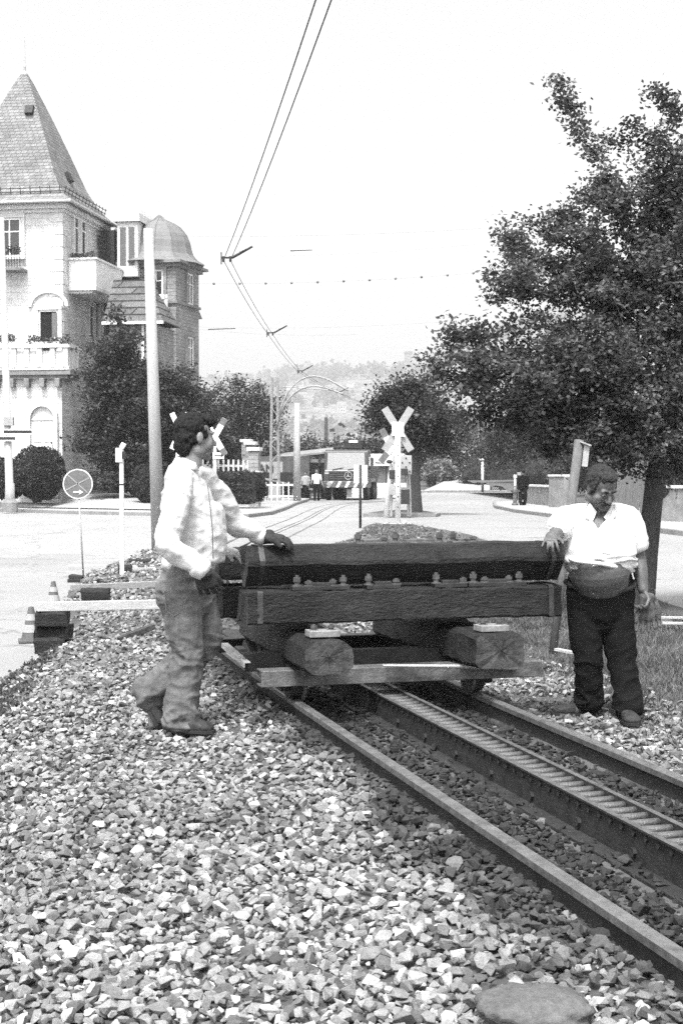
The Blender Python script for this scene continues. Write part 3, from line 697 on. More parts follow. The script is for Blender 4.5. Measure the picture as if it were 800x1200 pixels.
for x, L, n in ((-.52, .34, 4), (-.15, .2, 2), (.26, .2, 2), (.55, .36, 4)): chair(m1, x, -.07, .185, L, .1, n)
m2 = timber('loaded_sleeper', 'rear sleeper of the middle layer, its end showing beside the jeans of the taller man', -.93, .93, SECM, TT(-.05, 8.36, .437, .5), 'timber', GR, (-.86, .865), 4)
for x, L, n in ((-.52, .34, 4), (.55, .36, 4)): chair(m2, x, 0, .185, L, .1, n)
SECT = [(-.055, 0), (.055, 0), (.155, .12), (.155, .145), (.09, .225), (-.09, .225), (-.155, .145), (-.155, .12)]
t1 = timber('loaded_sleeper', 'front sleeper of the top layer, eight-sided, the one both men rest a hand on', -.96, .96, SECT, TT(.14, 7.97, .648, 0), 'timber', GR, (-.88, .885), 5)
t2 = timber('loaded_sleeper', 'rear sleeper of the top layer, with bolted plates on its upper side', -.93, .93, [(-.13, 0), (.13, 0), (.14, .02), (.135, .16), (.11, .18), (-.11, .18), (-.135, .16), (-.14, .02)], TT(-.07, 8.37, .66, .6), 'timber', GR, (-.86, .86), 6)
for x, L, n in ((.42, .36, 4), (.72, .16, 2), (.12, .2, 2)): chair(t2, x, 0, .18, L, .12, n, 'steel_mid')
# ------------------------------------------------------------------ trees and shrubs
def tubes_np(name, A, B, ra, rb, mat, parent, n=5):
    A = np.asarray(A); B = np.asarray(B); d = B - A; l = np.linalg.norm(d, axis=1) + 1e-9; d = d / l[:, None]
    ref = np.where(np.abs(d[:, 2:3]) > .9, np.array([[1., 0, 0]]), np.array([[0, 0, 1.]]))
    a = np.cross(d, ref); a /= np.linalg.norm(a, axis=1)[:, None]; b = np.cross(d, a)
    an = np.arange(n) * 2 * np.pi / n; c, s = np.cos(an), np.sin(an)
    off = a[:, None, :] * c[None, :, None] + b[:, None, :] * s[None, :, None]
    v = np.concatenate([A[:, None] + off * ra[:, None, None], B[:, None] + off * rb[:, None, None]], 1)
    m = len(A); base = (np.arange(m) * 2 * n)[:, None, None]; j = np.arange(n)
    f = np.stack([j, (j + 1) % n, (j + 1) % n + n, j + n], -1)[None] + base
    return np_mesh(name, v.reshape(-1, 3), f.ravel(), np.full(m * n, 4), mat, parent=parent, smooth=True)
def grow(name, label, cat, base, trunk, rtrunk, ells, nat, nleaf, lsize, leafmat, group=None, spread=.12, seg=.35, bare=0., bark='bark', tone=1., droop=0., shag=.3):
    """trunk: world points; ells: crown lobes (x,y,z,rx,ry,rz,weight) that limbs and twigs grow into"""
    t = thing(name, label, cat, base, 0, group); W = V(base)
    nodes = [np.array(V(p) - W) for p in trunk]; par = [i - 1 for i in range(len(trunk))]; ntr = len(trunk)
    wts = np.array([e[6] if len(e) > 6 else e[3] * e[4] * e[5] for e in ells], float); wts /= wts.sum()
    at = []
    for e, w in zip(ells, wts):
        k = max(3, int(nat * w)); q = RNG.normal(size=(k, 3)); q /= np.linalg.norm(q, axis=1)[:, None]; r = RNG.uniform(.15, 1, k) ** .45
        at.append(np.array(e[:3]) + q * r[:, None] * np.array(e[3:6]) * (1 + shag * RNG.normal(size=(k, 1))) - np.array(W))
    at = np.concatenate(at); top = nodes[-1]
    at = at[np.argsort(np.linalg.norm(at - top, axis=1))]
    P_ = np.zeros((len(at) * 14 + 64, 3)); P_[:ntr] = nodes; n = ntr; PAR = list(par); ends = []; tops = np.linalg.norm(P_[:n] - top, axis=1)
    depth = np.zeros(len(P_)); depth[:ntr] = 0
    lo = max(1, int(ntr * .45))
    for q in at:
        d = np.linalg.norm(P_[lo:n] - q, axis=1) + depth[lo:n] * .25
        i = int(np.argmin(d)) + lo; p = P_[i]; L = np.linalg.norm(q - p); k = min(12, max(1, int(L / seg)))
        prev = i
        for j in range(1, k + 1):
            f = j / k; x = p + (q - p) * f + RNG.normal(size=3) * seg * .13 * (1 if j < k else .5); x[2] += math.sin(f * math.pi) * L * .08 - droop * f * f * L
            P_[n] = x; PAR.append(prev); depth[n] = depth[prev] + L / k; prev = n; n += 1
            if n >= len(P_) - 15: break
        ends.append(prev)
        if n >= len(P_) - 15: break
    P_ = P_[:n]; PAR = np.array(PAR); cnt = np.zeros(n)
    for e in ends: cnt[e] += 1
    for i in range(n - 1, 0, -1): cnt[PAR[i]] += cnt[i]
    rad = np.maximum(.0035 * max(1, lsize / .06), rtrunk * np.sqrt(cnt / max(cnt[0], 1)) * .8)
    for i in range(ntr): rad[i] = rtrunk * (1.25 - .45 * i / ntr) if i else rtrunk * 1.5
    tr = np.arange(1, ntr)
    tubes_np('trunk', P_[PAR[tr]], P_[tr], rad[PAR[tr]], rad[tr], bark, t, 14)
    br = np.arange(ntr, n); rp = np.minimum(rad[PAR[br]], rad[br] * 1.5)
    tubes_np('branches', P_[PAR[br]], P_[br], rp, rad[br], bark, t, 5)
    # leaves along the outer shoots, in clumps with their own tone
    E_ = np.array(ends); k = RNG.integers(0, len(E_), nleaf); e = E_[k]; pr = PAR[e]; f = RNG.random(nleaf)[:, None]
    ct = np.exp(RNG.normal(0, .28, len(E_)))[k]
    dens = RNG.random(len(E_))[k] > bare
    pos = P_[e] * (1 - f) + P_[pr] * f + RNG.normal(size=(nleaf, 3)) * spread * np.array([1, 1, .75])
    tn = ct * np.exp(RNG.normal(0, .25, nleaf)) * tone
    pos, tn = pos[dens], tn[dens]
    leaf_quads('crown', pos, lsize * RNG.uniform(.6, 1.3, len(pos)), np.clip(tn, .3, 2.6), leafmat, up=.2, parent=t)
    return t
def E_(px, py, Y, rx, ry, s=1., dy=1.): # crown lobe seen at photo pixel, radii in pixels
    p = P(px, py, Y); k = Y / F
    return (p.x, p.y, p.z, rx * k, (rx + ry) * .5 * k * dy, ry * k)
Y0 = 15.6; bb = P(752, 718, Y0)
trunk = [P(750, 722, Y0), P(755, 690, Y0), P(758, 650, Y0), P(763, 600, Y0), P(767, 560, Y0), P(773, 525, Y0 + .05), P(783, 490, Y0 + .1), P(790, 440, Y0 + .1), P(795, 390, Y0)]
grow('street_tree', 'big spreading dark-leaved tree with rugged trunk on the verge behind the shorter man', 'tree', (bb.x, bb.y, bb.z), trunk, .098,
     [E_(720, 440, 15.6, 110, 90), E_(640, 440, 15.2, 95, 60), E_(560, 445, 15.1, 55, 42), E_(520, 400, 15.2, 26, 14), E_(515, 425, 15.1, 20, 8), E_(530, 452, 15.1, 30, 8), E_(570, 395, 15.1, 50, 28), E_(610, 320, 15.3, 52, 50), E_(595, 265, 15.3, 26, 12), E_(655, 260, 15.5, 45, 40),
      E_(700, 330, 15.7, 80, 70), E_(770, 300, 15.8, 70, 80), E_(735, 230, 15.7, 50, 38), E_(790, 220, 15.9, 50, 50), *[(*E_(x_, y_, 15.6, a_, b_, dy=.6)[:6], w_ * .2) for x_, y_, a_, b_, w_ in ((652, 98, 4, 8, .008), (660, 114, 7, 9, .014), (674, 133, 13, 10, .03), (684, 155, 13, 11, .035), (692, 178, 12, 12, .035), (700, 200, 14, 14, .05), (706, 222, 16, 14, .06), (770, 108, 6, 6, .008), (783, 122, 10, 7, .02), (795, 142, 12, 12, .03), (740, 150, 18, 7, .03), (730, 175, 20, 12, .05), (765, 175, 26, 18, .10), (795, 185, 24, 24, .14), (715, 240, 20, 16, .1))],
      E_(720, 510, 15.4, 60, 40), E_(640, 505, 15.4, 60, 38), E_(860, 380, 16, 100, 110), E_(880, 480, 16, 80, 60), E_(810, 500, 15.2, 60, 35), E_(570, 490, 15.4, 30, 22), E_(700, 535, 15.3, 50, 22), E_(790, 540, 15.8, 40, 26), E_(745, 525, 16.2, 50, 30)],
     1650, 112000, .064, 'leaf', spread=.075, seg=.3, shag=.36)
def small_tree(name, label, cat, px, py, Y, ells, r, nat, nleaf, ls, mat, group=None, lean=0, spread=.3, **kw):
    b = P(px, py, Y); b.z -= .1; top = P(ells[0][0], ells[0][1], Y)
    tr = [b, b.lerp(top, .3) + V((lean * .2, 0, 0)), b.lerp(top, .6), top]
    return grow(name, label, cat, tuple(b), tr, r, [E_(e[0], e[1], Y + (e[4] if len(e) > 4 else 0), e[2], e[3]) for e in ells], nat, nleaf, ls, mat, group, spread=spread, seg=.6, **kw)
small_tree('island_tree', 'dark round-headed tree with bare trunk growing on the small traffic island', 'tree', 486, 604, 49.5,
           [(482, 480, 45, 34), (445, 495, 26, 20), (520, 500, 30, 24), (480, 455, 30, 14), (500, 520, 30, 16), (455, 470, 22, 16)], .2, 420, 17000, .13, 'leaf_dark', spread=.2)
small_tree('garden_tree', 'tall dark leafy tree hiding the villa wall beside the arched door', 'tree', 135, 575, 56,
           [(140, 455, 40, 50), (145, 395, 22, 32), (120, 440, 25, 40), (120, 515, 32, 42), (165, 480, 30, 40), (150, 540, 35, 28)], .2, 520, 26000, .16, 'leaf_dark', spread=.22)
small_tree('garden_tree', 'dark leafy tree between the concrete pole and the corner turret', 'tree', 205, 580, 58,
           [(200, 490, 32, 50), (215, 455, 24, 28), (185, 450, 22, 30), (232, 500, 24, 36), (175, 520, 25, 40), (215, 540, 35, 30)], .2, 420, 20000, .16, 'leaf_dark', spread=.22)
small_tree('garden_tree', 'dark tree with bare shoots sticking up left of the lattice mast', 'tree', 280, 590, 85,
           [(280, 490, 36, 38), (262, 450, 16, 16), (290, 452, 20, 16), (250, 500, 24, 40), (310, 500, 24, 36), (280, 540, 40, 30), (322, 480, 12, 22)], .2, 420, 20000, .17, 'leaf_dark', spread=.25)
small_tree('garden_tree', 'dark bushy tree between the turret and the tree with bare shoots', 'tree', 248, 585, 62,
           [(246, 515, 22, 40), (240, 480, 14, 22), (256, 550, 26, 26)], .18, 260, 13000, .16, 'leaf_dark', spread=.22)
small_tree('garden_tree', 'grey bushy tree behind the two workers and the slim concrete pole', 'tree', 365, 580, 100,
           [(362, 540, 26, 24), (345, 530, 18, 18), (385, 540, 22, 20)], .25, 200, 9000, .25, 'leaf_mid', spread=.35)
small_tree('garden_tree', 'low dark tree behind the cab of the truck', 'tree', 412, 580, 104,
           [(412, 535, 26, 18), (395, 530, 14, 12), (432, 528, 18, 14)], .25, 200, 9000, .25, 'leaf_dark', spread=.35)
small_tree('garden_tree', 'dark tree under the crown of the big street tree above the lattice fence', 'tree', 615, 585, 95,
           [(610, 510, 36, 34), (640, 490, 40, 40), (585, 520, 26, 26), (660, 530, 36, 30)], .3, 400, 20000, .24, 'leaf_dark', spread=.35)
small_tree('garden_tree', 'dark tree rising behind the head of the shorter man', 'tree', 700, 590, 70,
           [(700, 520, 40, 36), (740, 500, 46, 46), (670, 540, 30, 26)], .25, 300, 15000, .2, 'leaf_dark', spread=.3)
small_tree('garden_tree', 'dark tree at the right edge beyond the side street', 'tree', 805, 600, 45,
           [(805, 545, 34, 42), (830, 500, 50, 60), (785, 530, 14, 30)], .2, 300, 14000, .15, 'leaf_dark', spread=.25)
small_tree('garden_tree', 'pale grey bushy tree on the bank right of the traffic island', 'tree', 530, 575, 125,
           [(530, 520, 36, 26), (505, 535, 24, 24), (560, 525, 30, 28), (545, 500, 22, 14)], .25, 360, 16000, .3, 'leaf_pale', spread=.45)
def shrub(name, label, cat, c, r, n, ls, mat, shape='ball', group=None, rz=0, clip=.04, tone=1.):
    """clipped or loose shrub: leaves through an outer layer round a dark twiggy core"""
    t = thing(name, label, cat, (c[0], c[1], c[2]), rz, group)
    q = RNG.normal(size=(n, 3)); q /= np.linalg.norm(q, axis=1)[:, None]
    if shape == 'box':
        q = q / np.max(np.abs(q) ** 1.0, axis=1)[:, None] ** .75
    nz = vnoise(q[:, 0] * 2 + 5, q[:, 1] * 2 + q[:, 2] * 3, .5, 41)
    rr = 1 - clip * 3 * RNG.random(n) ** 2 + clip * (nz - .5) * 6
    pos = q * rr[:, None] * np.array(r); pos[:, 2] += r[2]
    pos = pos[pos[:, 2] > -.02]
    tn = np.exp(RNG.normal(0, .3, len(pos))) * (.75 + .5 * vnoise(pos[:, 0], pos[:, 1] + pos[:, 2], max(r) * .3, 43)) * tone
    leaf_quads('foliage', pos, ls * RNG.uniform(.6, 1.3, len(pos)), tn, mat, parent=t)
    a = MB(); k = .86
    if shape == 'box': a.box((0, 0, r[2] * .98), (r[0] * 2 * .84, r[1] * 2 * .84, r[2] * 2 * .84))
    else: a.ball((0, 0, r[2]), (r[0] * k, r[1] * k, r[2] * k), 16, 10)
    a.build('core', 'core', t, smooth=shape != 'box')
    return t
def gp(px, py, Y, z=None):
    p = P(px, py, Y); return (p.x, p.y, p.z if z is None else z)
shrub('clipped_bush', 'large ball-clipped bush in front of the arched door of the villa', 'bush', gp(46, 588, 55), (1.05, 1., 1.08), 9000, .09, 'leaf_dark')
shrub('clipped_bush', 'clipped bush behind the street name post at the left edge', 'bush', gp(8, 586, 56), (.9, .9, .85), 6000, .09, 'leaf_dark')
shrub('clipped_bush', 'small dark bush half behind the concrete pole', 'bush', gp(172, 590, 54), (.6, .6, .75), 4000, .08, 'leaf_dark')
shrub('garden_shrub', 'low spiky shrub at the foot of the tree by the villa', 'shrub', gp(122, 576, 55.5), (.75, .6, .38), 3000, .12, 'leaf_mid', clip=.12)
shrub('garden_shrub', 'loose low shrub left of the white marker post', 'shrub', gp(148, 577, 56), (.6, .6, .4), 2600, .12, 'leaf_dark', clip=.12)
shrub('clipped_hedge', 'square-clipped hedge below the white picket fence behind the taller man', 'hedge', gp(270, 590, 55), (1.35, .8, .62), 9000, .08, 'leaf_dark', 'box', rz=R(-8))
for i, (px, py, Y, r, mt_, lb) in enumerate([(585, 575, 118, (2.2, 1.5, 1.5), 'leaf_mid', 'wide grey bush left of the lattice fence on the far side of the street'),
     (560, 574, 117, (1.6, 1.4, 1.1), 'leaf_dark', 'dark bush at the foot of the pale path on the far bank'), (515, 574, 119, (1.5, 1.3, 1.3), 'leaf_pale', 'pale bush left of the path on the far bank'),
     (500, 562, 124, (1.8, 1.4, 2.3), 'leaf_mid', 'grey bush right behind the trunk of the island tree'), (640, 583, 92, (2., 1.4, 1.4), 'leaf_dark', 'dark bush behind the walking man'),
     (668, 578, 60, (1.0, .9, .9), 'leaf_mid', 'bush behind the low garden wall right of the walking man'), (690, 575, 58, (1.2, .9, 1.2), 'leaf_dark', 'dark bush behind the leaning post'),
     (790, 600, 40, (.7, .7, .7), 'leaf_dark', 'bush at the right edge beyond the side street'), (335, 585, 94, (1.5, 1.3, 1.6), 'leaf_dark', 'dark bush behind the shed with the lettered board'),
     (455, 578, 108, (2., 1.3, 1.7), 'leaf_dark', 'dark bush beyond the white kiosk'), (545, 556, 126, (1.8, 1.3, 1.5), 'leaf_mid', 'grey bush high on the far bank'),
     (610, 558, 120, (2., 1.3, 1.8), 'leaf_dark', 'dark bush behind the lattice fence')]):
    shrub('bush', lb, 'bush', gp(px, py, Y), r, 3200, .2 if Y > 80 else .12, mt_, clip=.12)
# the wooded slope far away reads as one mass
def wood(name, label, n, fx, size, tone, mat):
    X, Y, H = fx(n); z = hill(X, Y) if Y.min() > 400 else -.5 + 0 * X
    m = 14; pos = np.repeat(np.stack([X, Y, z + H * .6], -1), m, 0); h = np.repeat(H, m)
    pos = pos + RNG.normal(size=pos.shape) * (h * .3)[:, None]
    o = leaf_quads(name, pos, np.repeat(H, m) * size * RNG.uniform(.6, 1.3, len(pos)), np.repeat(np.exp(RNG.normal(0, .35, n)), m) * tone * RNG.uniform(.7, 1.3, len(pos)), mat, aspect=.9)
    tag(o, label, 'trees', kind='stuff'); return o
def fx1(n):
    Y = RNG.uniform(900, 2700, n); X = (RNG.uniform(-.2, .3, n)) * Y; k = vnoise(X, Y, 170, 51) > .47; return X[k], Y[k], RNG.uniform(7, 15, k.sum())
def wood_(n):
    X, Y, H = fx1(n)
    m = 10; z = hill(X, Y); pos = np.repeat(np.stack([X, Y, z + H * .5], -1), m, 0); h = np.repeat(H, m); pos = pos + RNG.normal(size=pos.shape) * (h * .3)[:, None]
    o = leaf_quads('distant_wood', pos, h * .55 * RNG.uniform(.6, 1.3, len(pos)), np.repeat(np.exp(RNG.normal(0, .35, len(X))), m) * RNG.uniform(.7, 1.3, len(pos)), 'leaf_mid', aspect=.9)
    tag(o, 'hazy wooded slope of the far hill', 'woodland', kind='stuff')
wood_(5200)
def fx2(n):
    Y = RNG.uniform(150, 260, n); X = RNG.uniform(-.16, .30, n) * Y; return X, Y, RNG.uniform(3.5, 6.5, n)
X, Y, H = fx2(230); m_ = 150; pos = np.repeat(np.stack([X, Y, -.5 + H * .55], -1), m_, 0); h = np.repeat(H, m_)
pos = pos + RNG.normal(size=pos.shape) * (h * .22)[:, None]
tag(leaf_quads('tree_belt', pos, h * .11 * RNG.uniform(.6, 1.3, len(pos)), np.repeat(np.exp(RNG.normal(0, .4, len(X))), m_) * RNG.uniform(.7, 1.3, len(pos)), 'leaf_mid', aspect=.8), 'belt of grey trees beyond the street, at the foot of the hill', 'woodland', kind='stuff')
# houses of the town on the hillside
def far_house():
    t = thing('hillside_house', 'small pale hillside house', 'house', group='small hazy houses on the far hillside')
    a = MB(); a.box((0, 0, 3.2), (9, 8, 6.4)); a.build('wall', 'farhouse', t)
    a = MB(); a.add([(-4.8, -4.4, 6.4), (4.8, -4.4, 6.4), (4.8, 4.4, 6.4), (-4.8, 4.4, 6.4), (-4.8, 0, 9.4), (4.8, 0, 9.4)], [(0, 1, 5, 4), (2, 3, 4, 5), (0, 4, 3), (1, 2, 5), (0, 3, 2, 1)]); a.build('roof', 'farroof', t)
    for z in (2., 4.6):
        for x in (-2.6, 0, 2.6):
            a = MB(); a.box((x, -4.03, z), (1.2, .08, 1.3)); a.build('window', 'glass', t)
    return t
fh = far_house(); k = 0
for i in range(70):
    Y = random.uniform(850, 2200); X = random.uniform(-.07, .14) * Y; z = float(hill(np.array([X]), np.array([Y]))[0])
    M = Matrix.Translation((X, Y, z - .8)) @ Matrix.Rotation(random.uniform(-.6, .6), 4, 'Z') @ Matrix.Diagonal((random.uniform(.8, 1.5), 1, random.uniform(.8, 1.5), 1))
    if i == 0: fh.matrix_local = M; setw(fh, M)
    else: copy_tree(fh, M)
p = P(478, 440, 1900)
t = thing('chimney_tower', 'tall square tower standing on the skyline of the hazy hill', 'tower', (p.x, p.y, float(hill(np.array([p.x]), np.array([p.y]))[0]) - 2))
zt = P(478, 414, 1900).z - t.location.z
a = MB(); a.box((0, 0, zt / 2), (9.5, 9.5, zt)); a.build('shaft', 'farroof', t)
a = MB(); a.box((0, 0, zt + .8), (11, 11, 2.6)); a.build('cap', 'farroof', t)

# ------------------------------------------------------------------ villa
HA = R(-9); HM = Matrix.Translation((-13.9, 63, 0)) @ Matrix.Rotation(HA, 4, 'Z'); HH = 2.64
villa = thing('villa', 'pale stone villa with steep slate tower roof, balconies and arched door', 'villa', M=HM)
def Z(py, Y=60.): return CZ + (556 - py) * Y / F
def wallbox(name, x0, x1, y0, y1, z0, z1, mat, par=villa):
    a = MB(); a.box(((x0 + x1) / 2, (y0 + y1) / 2, (z0 + z1) / 2), (x1 - x0, y1 - y0, z1 - z0)); return a.build(name, mat, par)
wallbox('tower_wall', -HH, HH, -HH, HH, -.2, 12.55, 'plaster')
# quoins on the tower corner, storey bands, cornice
a = MB()
for i in range(22):
    w = .55 if i % 2 else .36; z = 1.2 + i * .52
    a.box((HH - w / 2 + .02, -HH + .0, z), (w + .04, .06, .46)); a.box((HH, -HH + (.9 - w) / 2, z), (.06, .9 - w, .46))
a.build('corner_stones', 'trim', villa)
a = MB(); a.box((0, 0, 12.35), (2 * HH + .25, 2 * HH + .25, .14)); a.box((0, 0, 12.52), (2 * HH + .6, 2 * HH + .6, .2)); a.build('cornice', 'trim', villa, bevel=.02)
def ringroof(name, prof, mat, par, cx_=0, cy_=0, n=4, sharp=True):
    a = MB(); vs = []; fs = []
    for r, z in prof:
        for i in range(n):
            an = math.pi / n + i * 2 * math.pi / n; rr = r / math.cos(math.pi / n); vs.append((cx_ + rr * math.cos(an), cy_ + rr * math.sin(an), z))
    k = len(prof)
    fs = [(i * n + j, i * n + (j + 1) % n, (i + 1) * n + (j + 1) % n, (i + 1) * n + j) for i in range(k - 1) for j in range(n)] + [tuple(range(n))[::-1], tuple((k - 1) * n + j for j in range(n))]
    a.add(vs, fs); return a.build(name, mat, par)
TR = [(3.12, 12.62), (3.12, 12.7), (2.75, 13.05), (2.4, 13.5), (2.08, 14.1), (1.55, 15.5), (1.15, 16.5), (.82, 17.3), (.3, 18.5), (.12, 18.85), (.02, 18.95)]
roof = ringroof('tower_roof', TR, 'slate', villa)
a = MB(); a.lathe([(.13, 18.7), (.16, 18.85), (.05, 19.0), (.07, 19.2), (.03, 19.35), (.02, 20.5), (.004, 20.55)], n=8); a.build('finial', 'steel_pale', roof)
a = MB()
for (x, z, dx) in ((-1.15, 14.15, 0), (.6, 17.0, 0)):
    r = np.interp(z, [q[1] for q in TR], [q[0] for q in TR]); a.box((x, -r - .02, z), (.36, .3, .4), rx=R(-25))
a.build('skylight', 'steel_dark', roof)
a = MB(); z = 14.2; r = np.interp(z, [q[1] for q in TR], [q[0] for q in TR]); a.box((r + .02, -.3, z), (.3, .4, .42), ry=R(-25)); a.build('skylight', 'steel_dark', roof)
a = MB()     # snow guard along the eaves
for sx in (-1, 1):
    pass
for i in range(13):
    x = -2.6 + i * .433; a.tube([(x, -2.72, 13.0), (x, -2.82, 13.38)], .018, 5); a.tube([(2.72, x, 13.0), (2.82, x, 13.38)], .018, 5)
a.tube([(-2.7, -2.8, 13.3), (2.8, -2.8, 13.3), (2.8, 2.7, 13.3)], .02, 5); a.tube([(-2.7, -2.77, 13.15), (2.77, -2.77, 13.15), (2.77, 2.7, 13.15)], .02, 5)
a.build('snow_guard', 'steel_dark', roof)
a = MB(); a.tube([(-3.15, -3.17, 12.66), (3.17, -3.17, 12.66), (3.17, 3.15, 12.66)], .07, 8); a.build('gutter', 'steel_pale', roof)
def window(par, x, y, z, w, h, face='f', mull=1, cross=.66, fmat='white', arch=False, pane='glass', fr=.08, sill=True):
    """window with deep frame, panes and sill; face f looks to -y, r looks to +x"""
    M = Matrix.Translation((x, y, z)) @ (Matrix.Identity(4) if face == 'f' else Matrix.Rotation(R(90), 4, 'Z'))
    a = MB(M); d = .07
    a.box((-w / 2, -d / 2, h / 2), (fr, d, h)); a.box((w / 2, -d / 2, h / 2), (fr, d, h)); a.box((0, -d / 2, 0), (w + fr, d, fr)); a.box((0, -d / 2, h), (w + fr, d, fr))
    for i in range(mull): a.box((-w / 2 + w * (i + 1) / (mull + 1), -d / 2 + .004, h / 2), (fr * .7, d * .8, h - fr))
    if cross: a.box((0, -d / 2 + .008, h * cross), (w - fr, d * .7, fr * .6))
    o = a.build('window', fmat, par)
    a = MB(M); a.box((0, -.012, h / 2), (w, .024, h)); a.build('pane', pane, o)
    a = MB(M)
    for sx in (-1, 1): a.box((sx * (w / 2 + .13), -.05, h / 2), (.14, .1, h + .1))
    a.box((0, -.06, h + .14), (w + .42, .12, .18))
    if sill: a.box((0, -.09, -.1), (w + .45, .18, .1))
    a.build('surround', 'trim' if par is villa else 'trim_dark', o)
    return o
# front face: floors
fl = lambda px: (px - 5) / 26.5
# projecting porch with balcony above
PX0, PX1, PY0 = .05, 3.05, -HH - 1.25
zb = Z(440, 58.8); zt_ = Z(405, 58.8)
wallbox('porch_wall', PX0, PX1, PY0, -HH - .001, -.2, zb, 'plaster')
a = MB(); a.box(((PX0 + PX1) / 2 + .1, PY0 + .5, zb + .1), (PX1 - PX0 + .75, 1.6, .22)); a.box(((PX0 + PX1) / 2 + .1, PY0 + .52, zb - .08), (PX1 - PX0 + .45, 1.4, .16))
for i in range(5): a.box((PX0 + .25 + i * .66, PY0 - .14, zb - .32), (.22, .3, .36))
bal = a.build('balcony', 'trim_dark', villa, bevel=.02)
a = MB(); x0, x1 = PX0 - .27, PX1 + .47; yb = PY0 - .25
a.box(((x0 + x1) / 2, yb, zt_ - .06), (x1 - x0, .26, .14)); a.box((x1 - .08, yb + .65, zt_ - .06), (.2, 1.2, .14)); a.box(((x0 + x1) / 2, yb, zb + .27), (x1 - x0 - .1, .16, .14))
for i in range(7): a.box((x0 + .2 + i * (x1 - x0 - .4) / 6, yb, (zb + zt_) / 2 + .1), (.2, .16, zt_ - zb - .3))
for i in range(2): a.box((x1 - .1, yb + .5 + i * .5, (zb + zt_) / 2 + .1), (.14, .16, zt_ - zb - .3))
a.build('balustrade', 'trim', bal)
a = MB()
for i in range(6): a.box((x0 + .2 + (i + .5) * (x1 - x0 - .4) / 6, yb + .04, (zb + zt_) / 2 - .02), ((x1 - x0 - .4) / 6 - .2, .06, (zt_ - zb) * .62))
a.box((x1 - .1, yb + .6, (zb + zt_) / 2 - .02), (.05, 1., (zt_ - zb) * .6)); a.build('parapet_panel', 'trim', bal)
# arched door
def arch_poly(w, h, n=14): # straight jambs to h, round top
    return [(-w / 2, 0)] + [(-w / 2 * math.cos(math.pi * i / n), h + w / 2 * math.sin(math.pi * i / n)) for i in range(n + 1)] + [(w / 2, 0)]
dz0 = Z(549, 58.8); dx = PX0 + 2.18
outer = arch_poly(1.34, 2.1); inner = arch_poly(1.02, 2.05)
a = MB()
for k_, (po, y, th_) in enumerate(((outer, PY0 - .12, .12),)):
    n_ = len(outer); vs = []
    for yy in (PY0 - .16, PY0 + .0):
        vs += [(dx + q[0], yy, dz0 + q[1]) for q in outer] + [(dx + q[0], yy, dz0 + q[1]) for q in inner]
    fs = []
    for i in range(n_ - 1):
        fs += [(i, i + 1, n_ + i + 1, n_ + i), (2 * n_ + i, 2 * n_ + i + 1, 3 * n_ + i + 1, 3 * n_ + i), (i, i + 1, 2 * n_ + i + 1, 2 * n_ + i), (n_ + i, n_ + i + 1, 3 * n_ + i + 1, 3 * n_ + i)]
    a.add(vs, fs)
a.build('door_surround', 'trim', villa)
a = MB(); ins = arch_poly(1.0, 2.04); k_ = len(ins)
a.add([(dx + q[0], PY0 - .03, dz0 + q[1]) for q in ins] + [(dx + q[0], PY0 + .02, dz0 + q[1]) for q in ins], [tuple(range(k_)), tuple(range(k_, 2 * k_))[::-1]] + [(i, (i + 1) % k_, k_ + (i + 1) % k_, k_ + i) for i in range(k_)])
for sx in (-.24, .24):
    for (z, h) in ((.55, .8), (1.5, .8)): a.box((dx + sx, PY0 - .045, dz0 + z), (.34, .03, h))
a.box((dx, PY0 - .05, dz0 + 2.02), (.98, .04, .06))
door = a.build('door', 'door', villa)
a = MB(); a.ball((dx + .4, PY0 - .09, dz0 + 1.05), .035, 8, 6); a.build('handle', 'steel_dark', door)
a = MB(); 
for i in range(3): a.box((dx, PY0 - .25 - .28 * i, dz0 - .09 - .17 * i), (1.9 + .3 * i, .5, .17))
a.build('doorstep', 'trim', villa, bevel=.01)
# first floor french window, dark and half open, under a blind arch
wx = fl(59); a = MB(); a.box((wx, -HH - .03, (Z(367) + Z(404)) / 2 - .2), (.74, .05, 1.75)); a.build('open_window', 'opening', villa)
window(villa, wx + .02, -HH - .06, Z(404) - .35, .78, 1.75, mull=0, cross=0, pane='opening', sill=False, fr=.07)
a = MB(); a.box((wx + .30, -HH - .13, (Z(367) + Z(404)) / 2 - .1), (.24, .03, 1.5)); a.build('window_leaf', 'grey_paint', villa)
a = MB(); n_ = 12
for i in range(n_):
    a0, a1 = math.pi * i / n_, math.pi * (i + 1) / n_; r0, r1 = .78, .92; zc = Z(360)
    q = [(wx + r * math.cos(an) * .95, zc + r * math.sin(an) * .75) for r, an in ((r0, a0), (r1, a0), (r1, a1), (r0, a1))]
    a.add([(x, -HH - .1, z) for x, z in q] + [(x, -HH, z) for x, z in q], [(0, 1, 2, 3), (0, 1, 5, 4), (1, 2, 6, 5), (2, 3, 7, 6), (3, 0, 4, 7)])
a.build('blind_arch', 'trim', villa)
window(villa, fl(14), -HH - .002, Z(300), .95, 1.55, mull=1)
window(villa, fl(14) - 1.9, -HH - .002, Z(300), .95, 1.55, mull=1)
window(villa, fl(-14), -HH - .002, Z(404) - .3, .95, 1.6, mull=1)
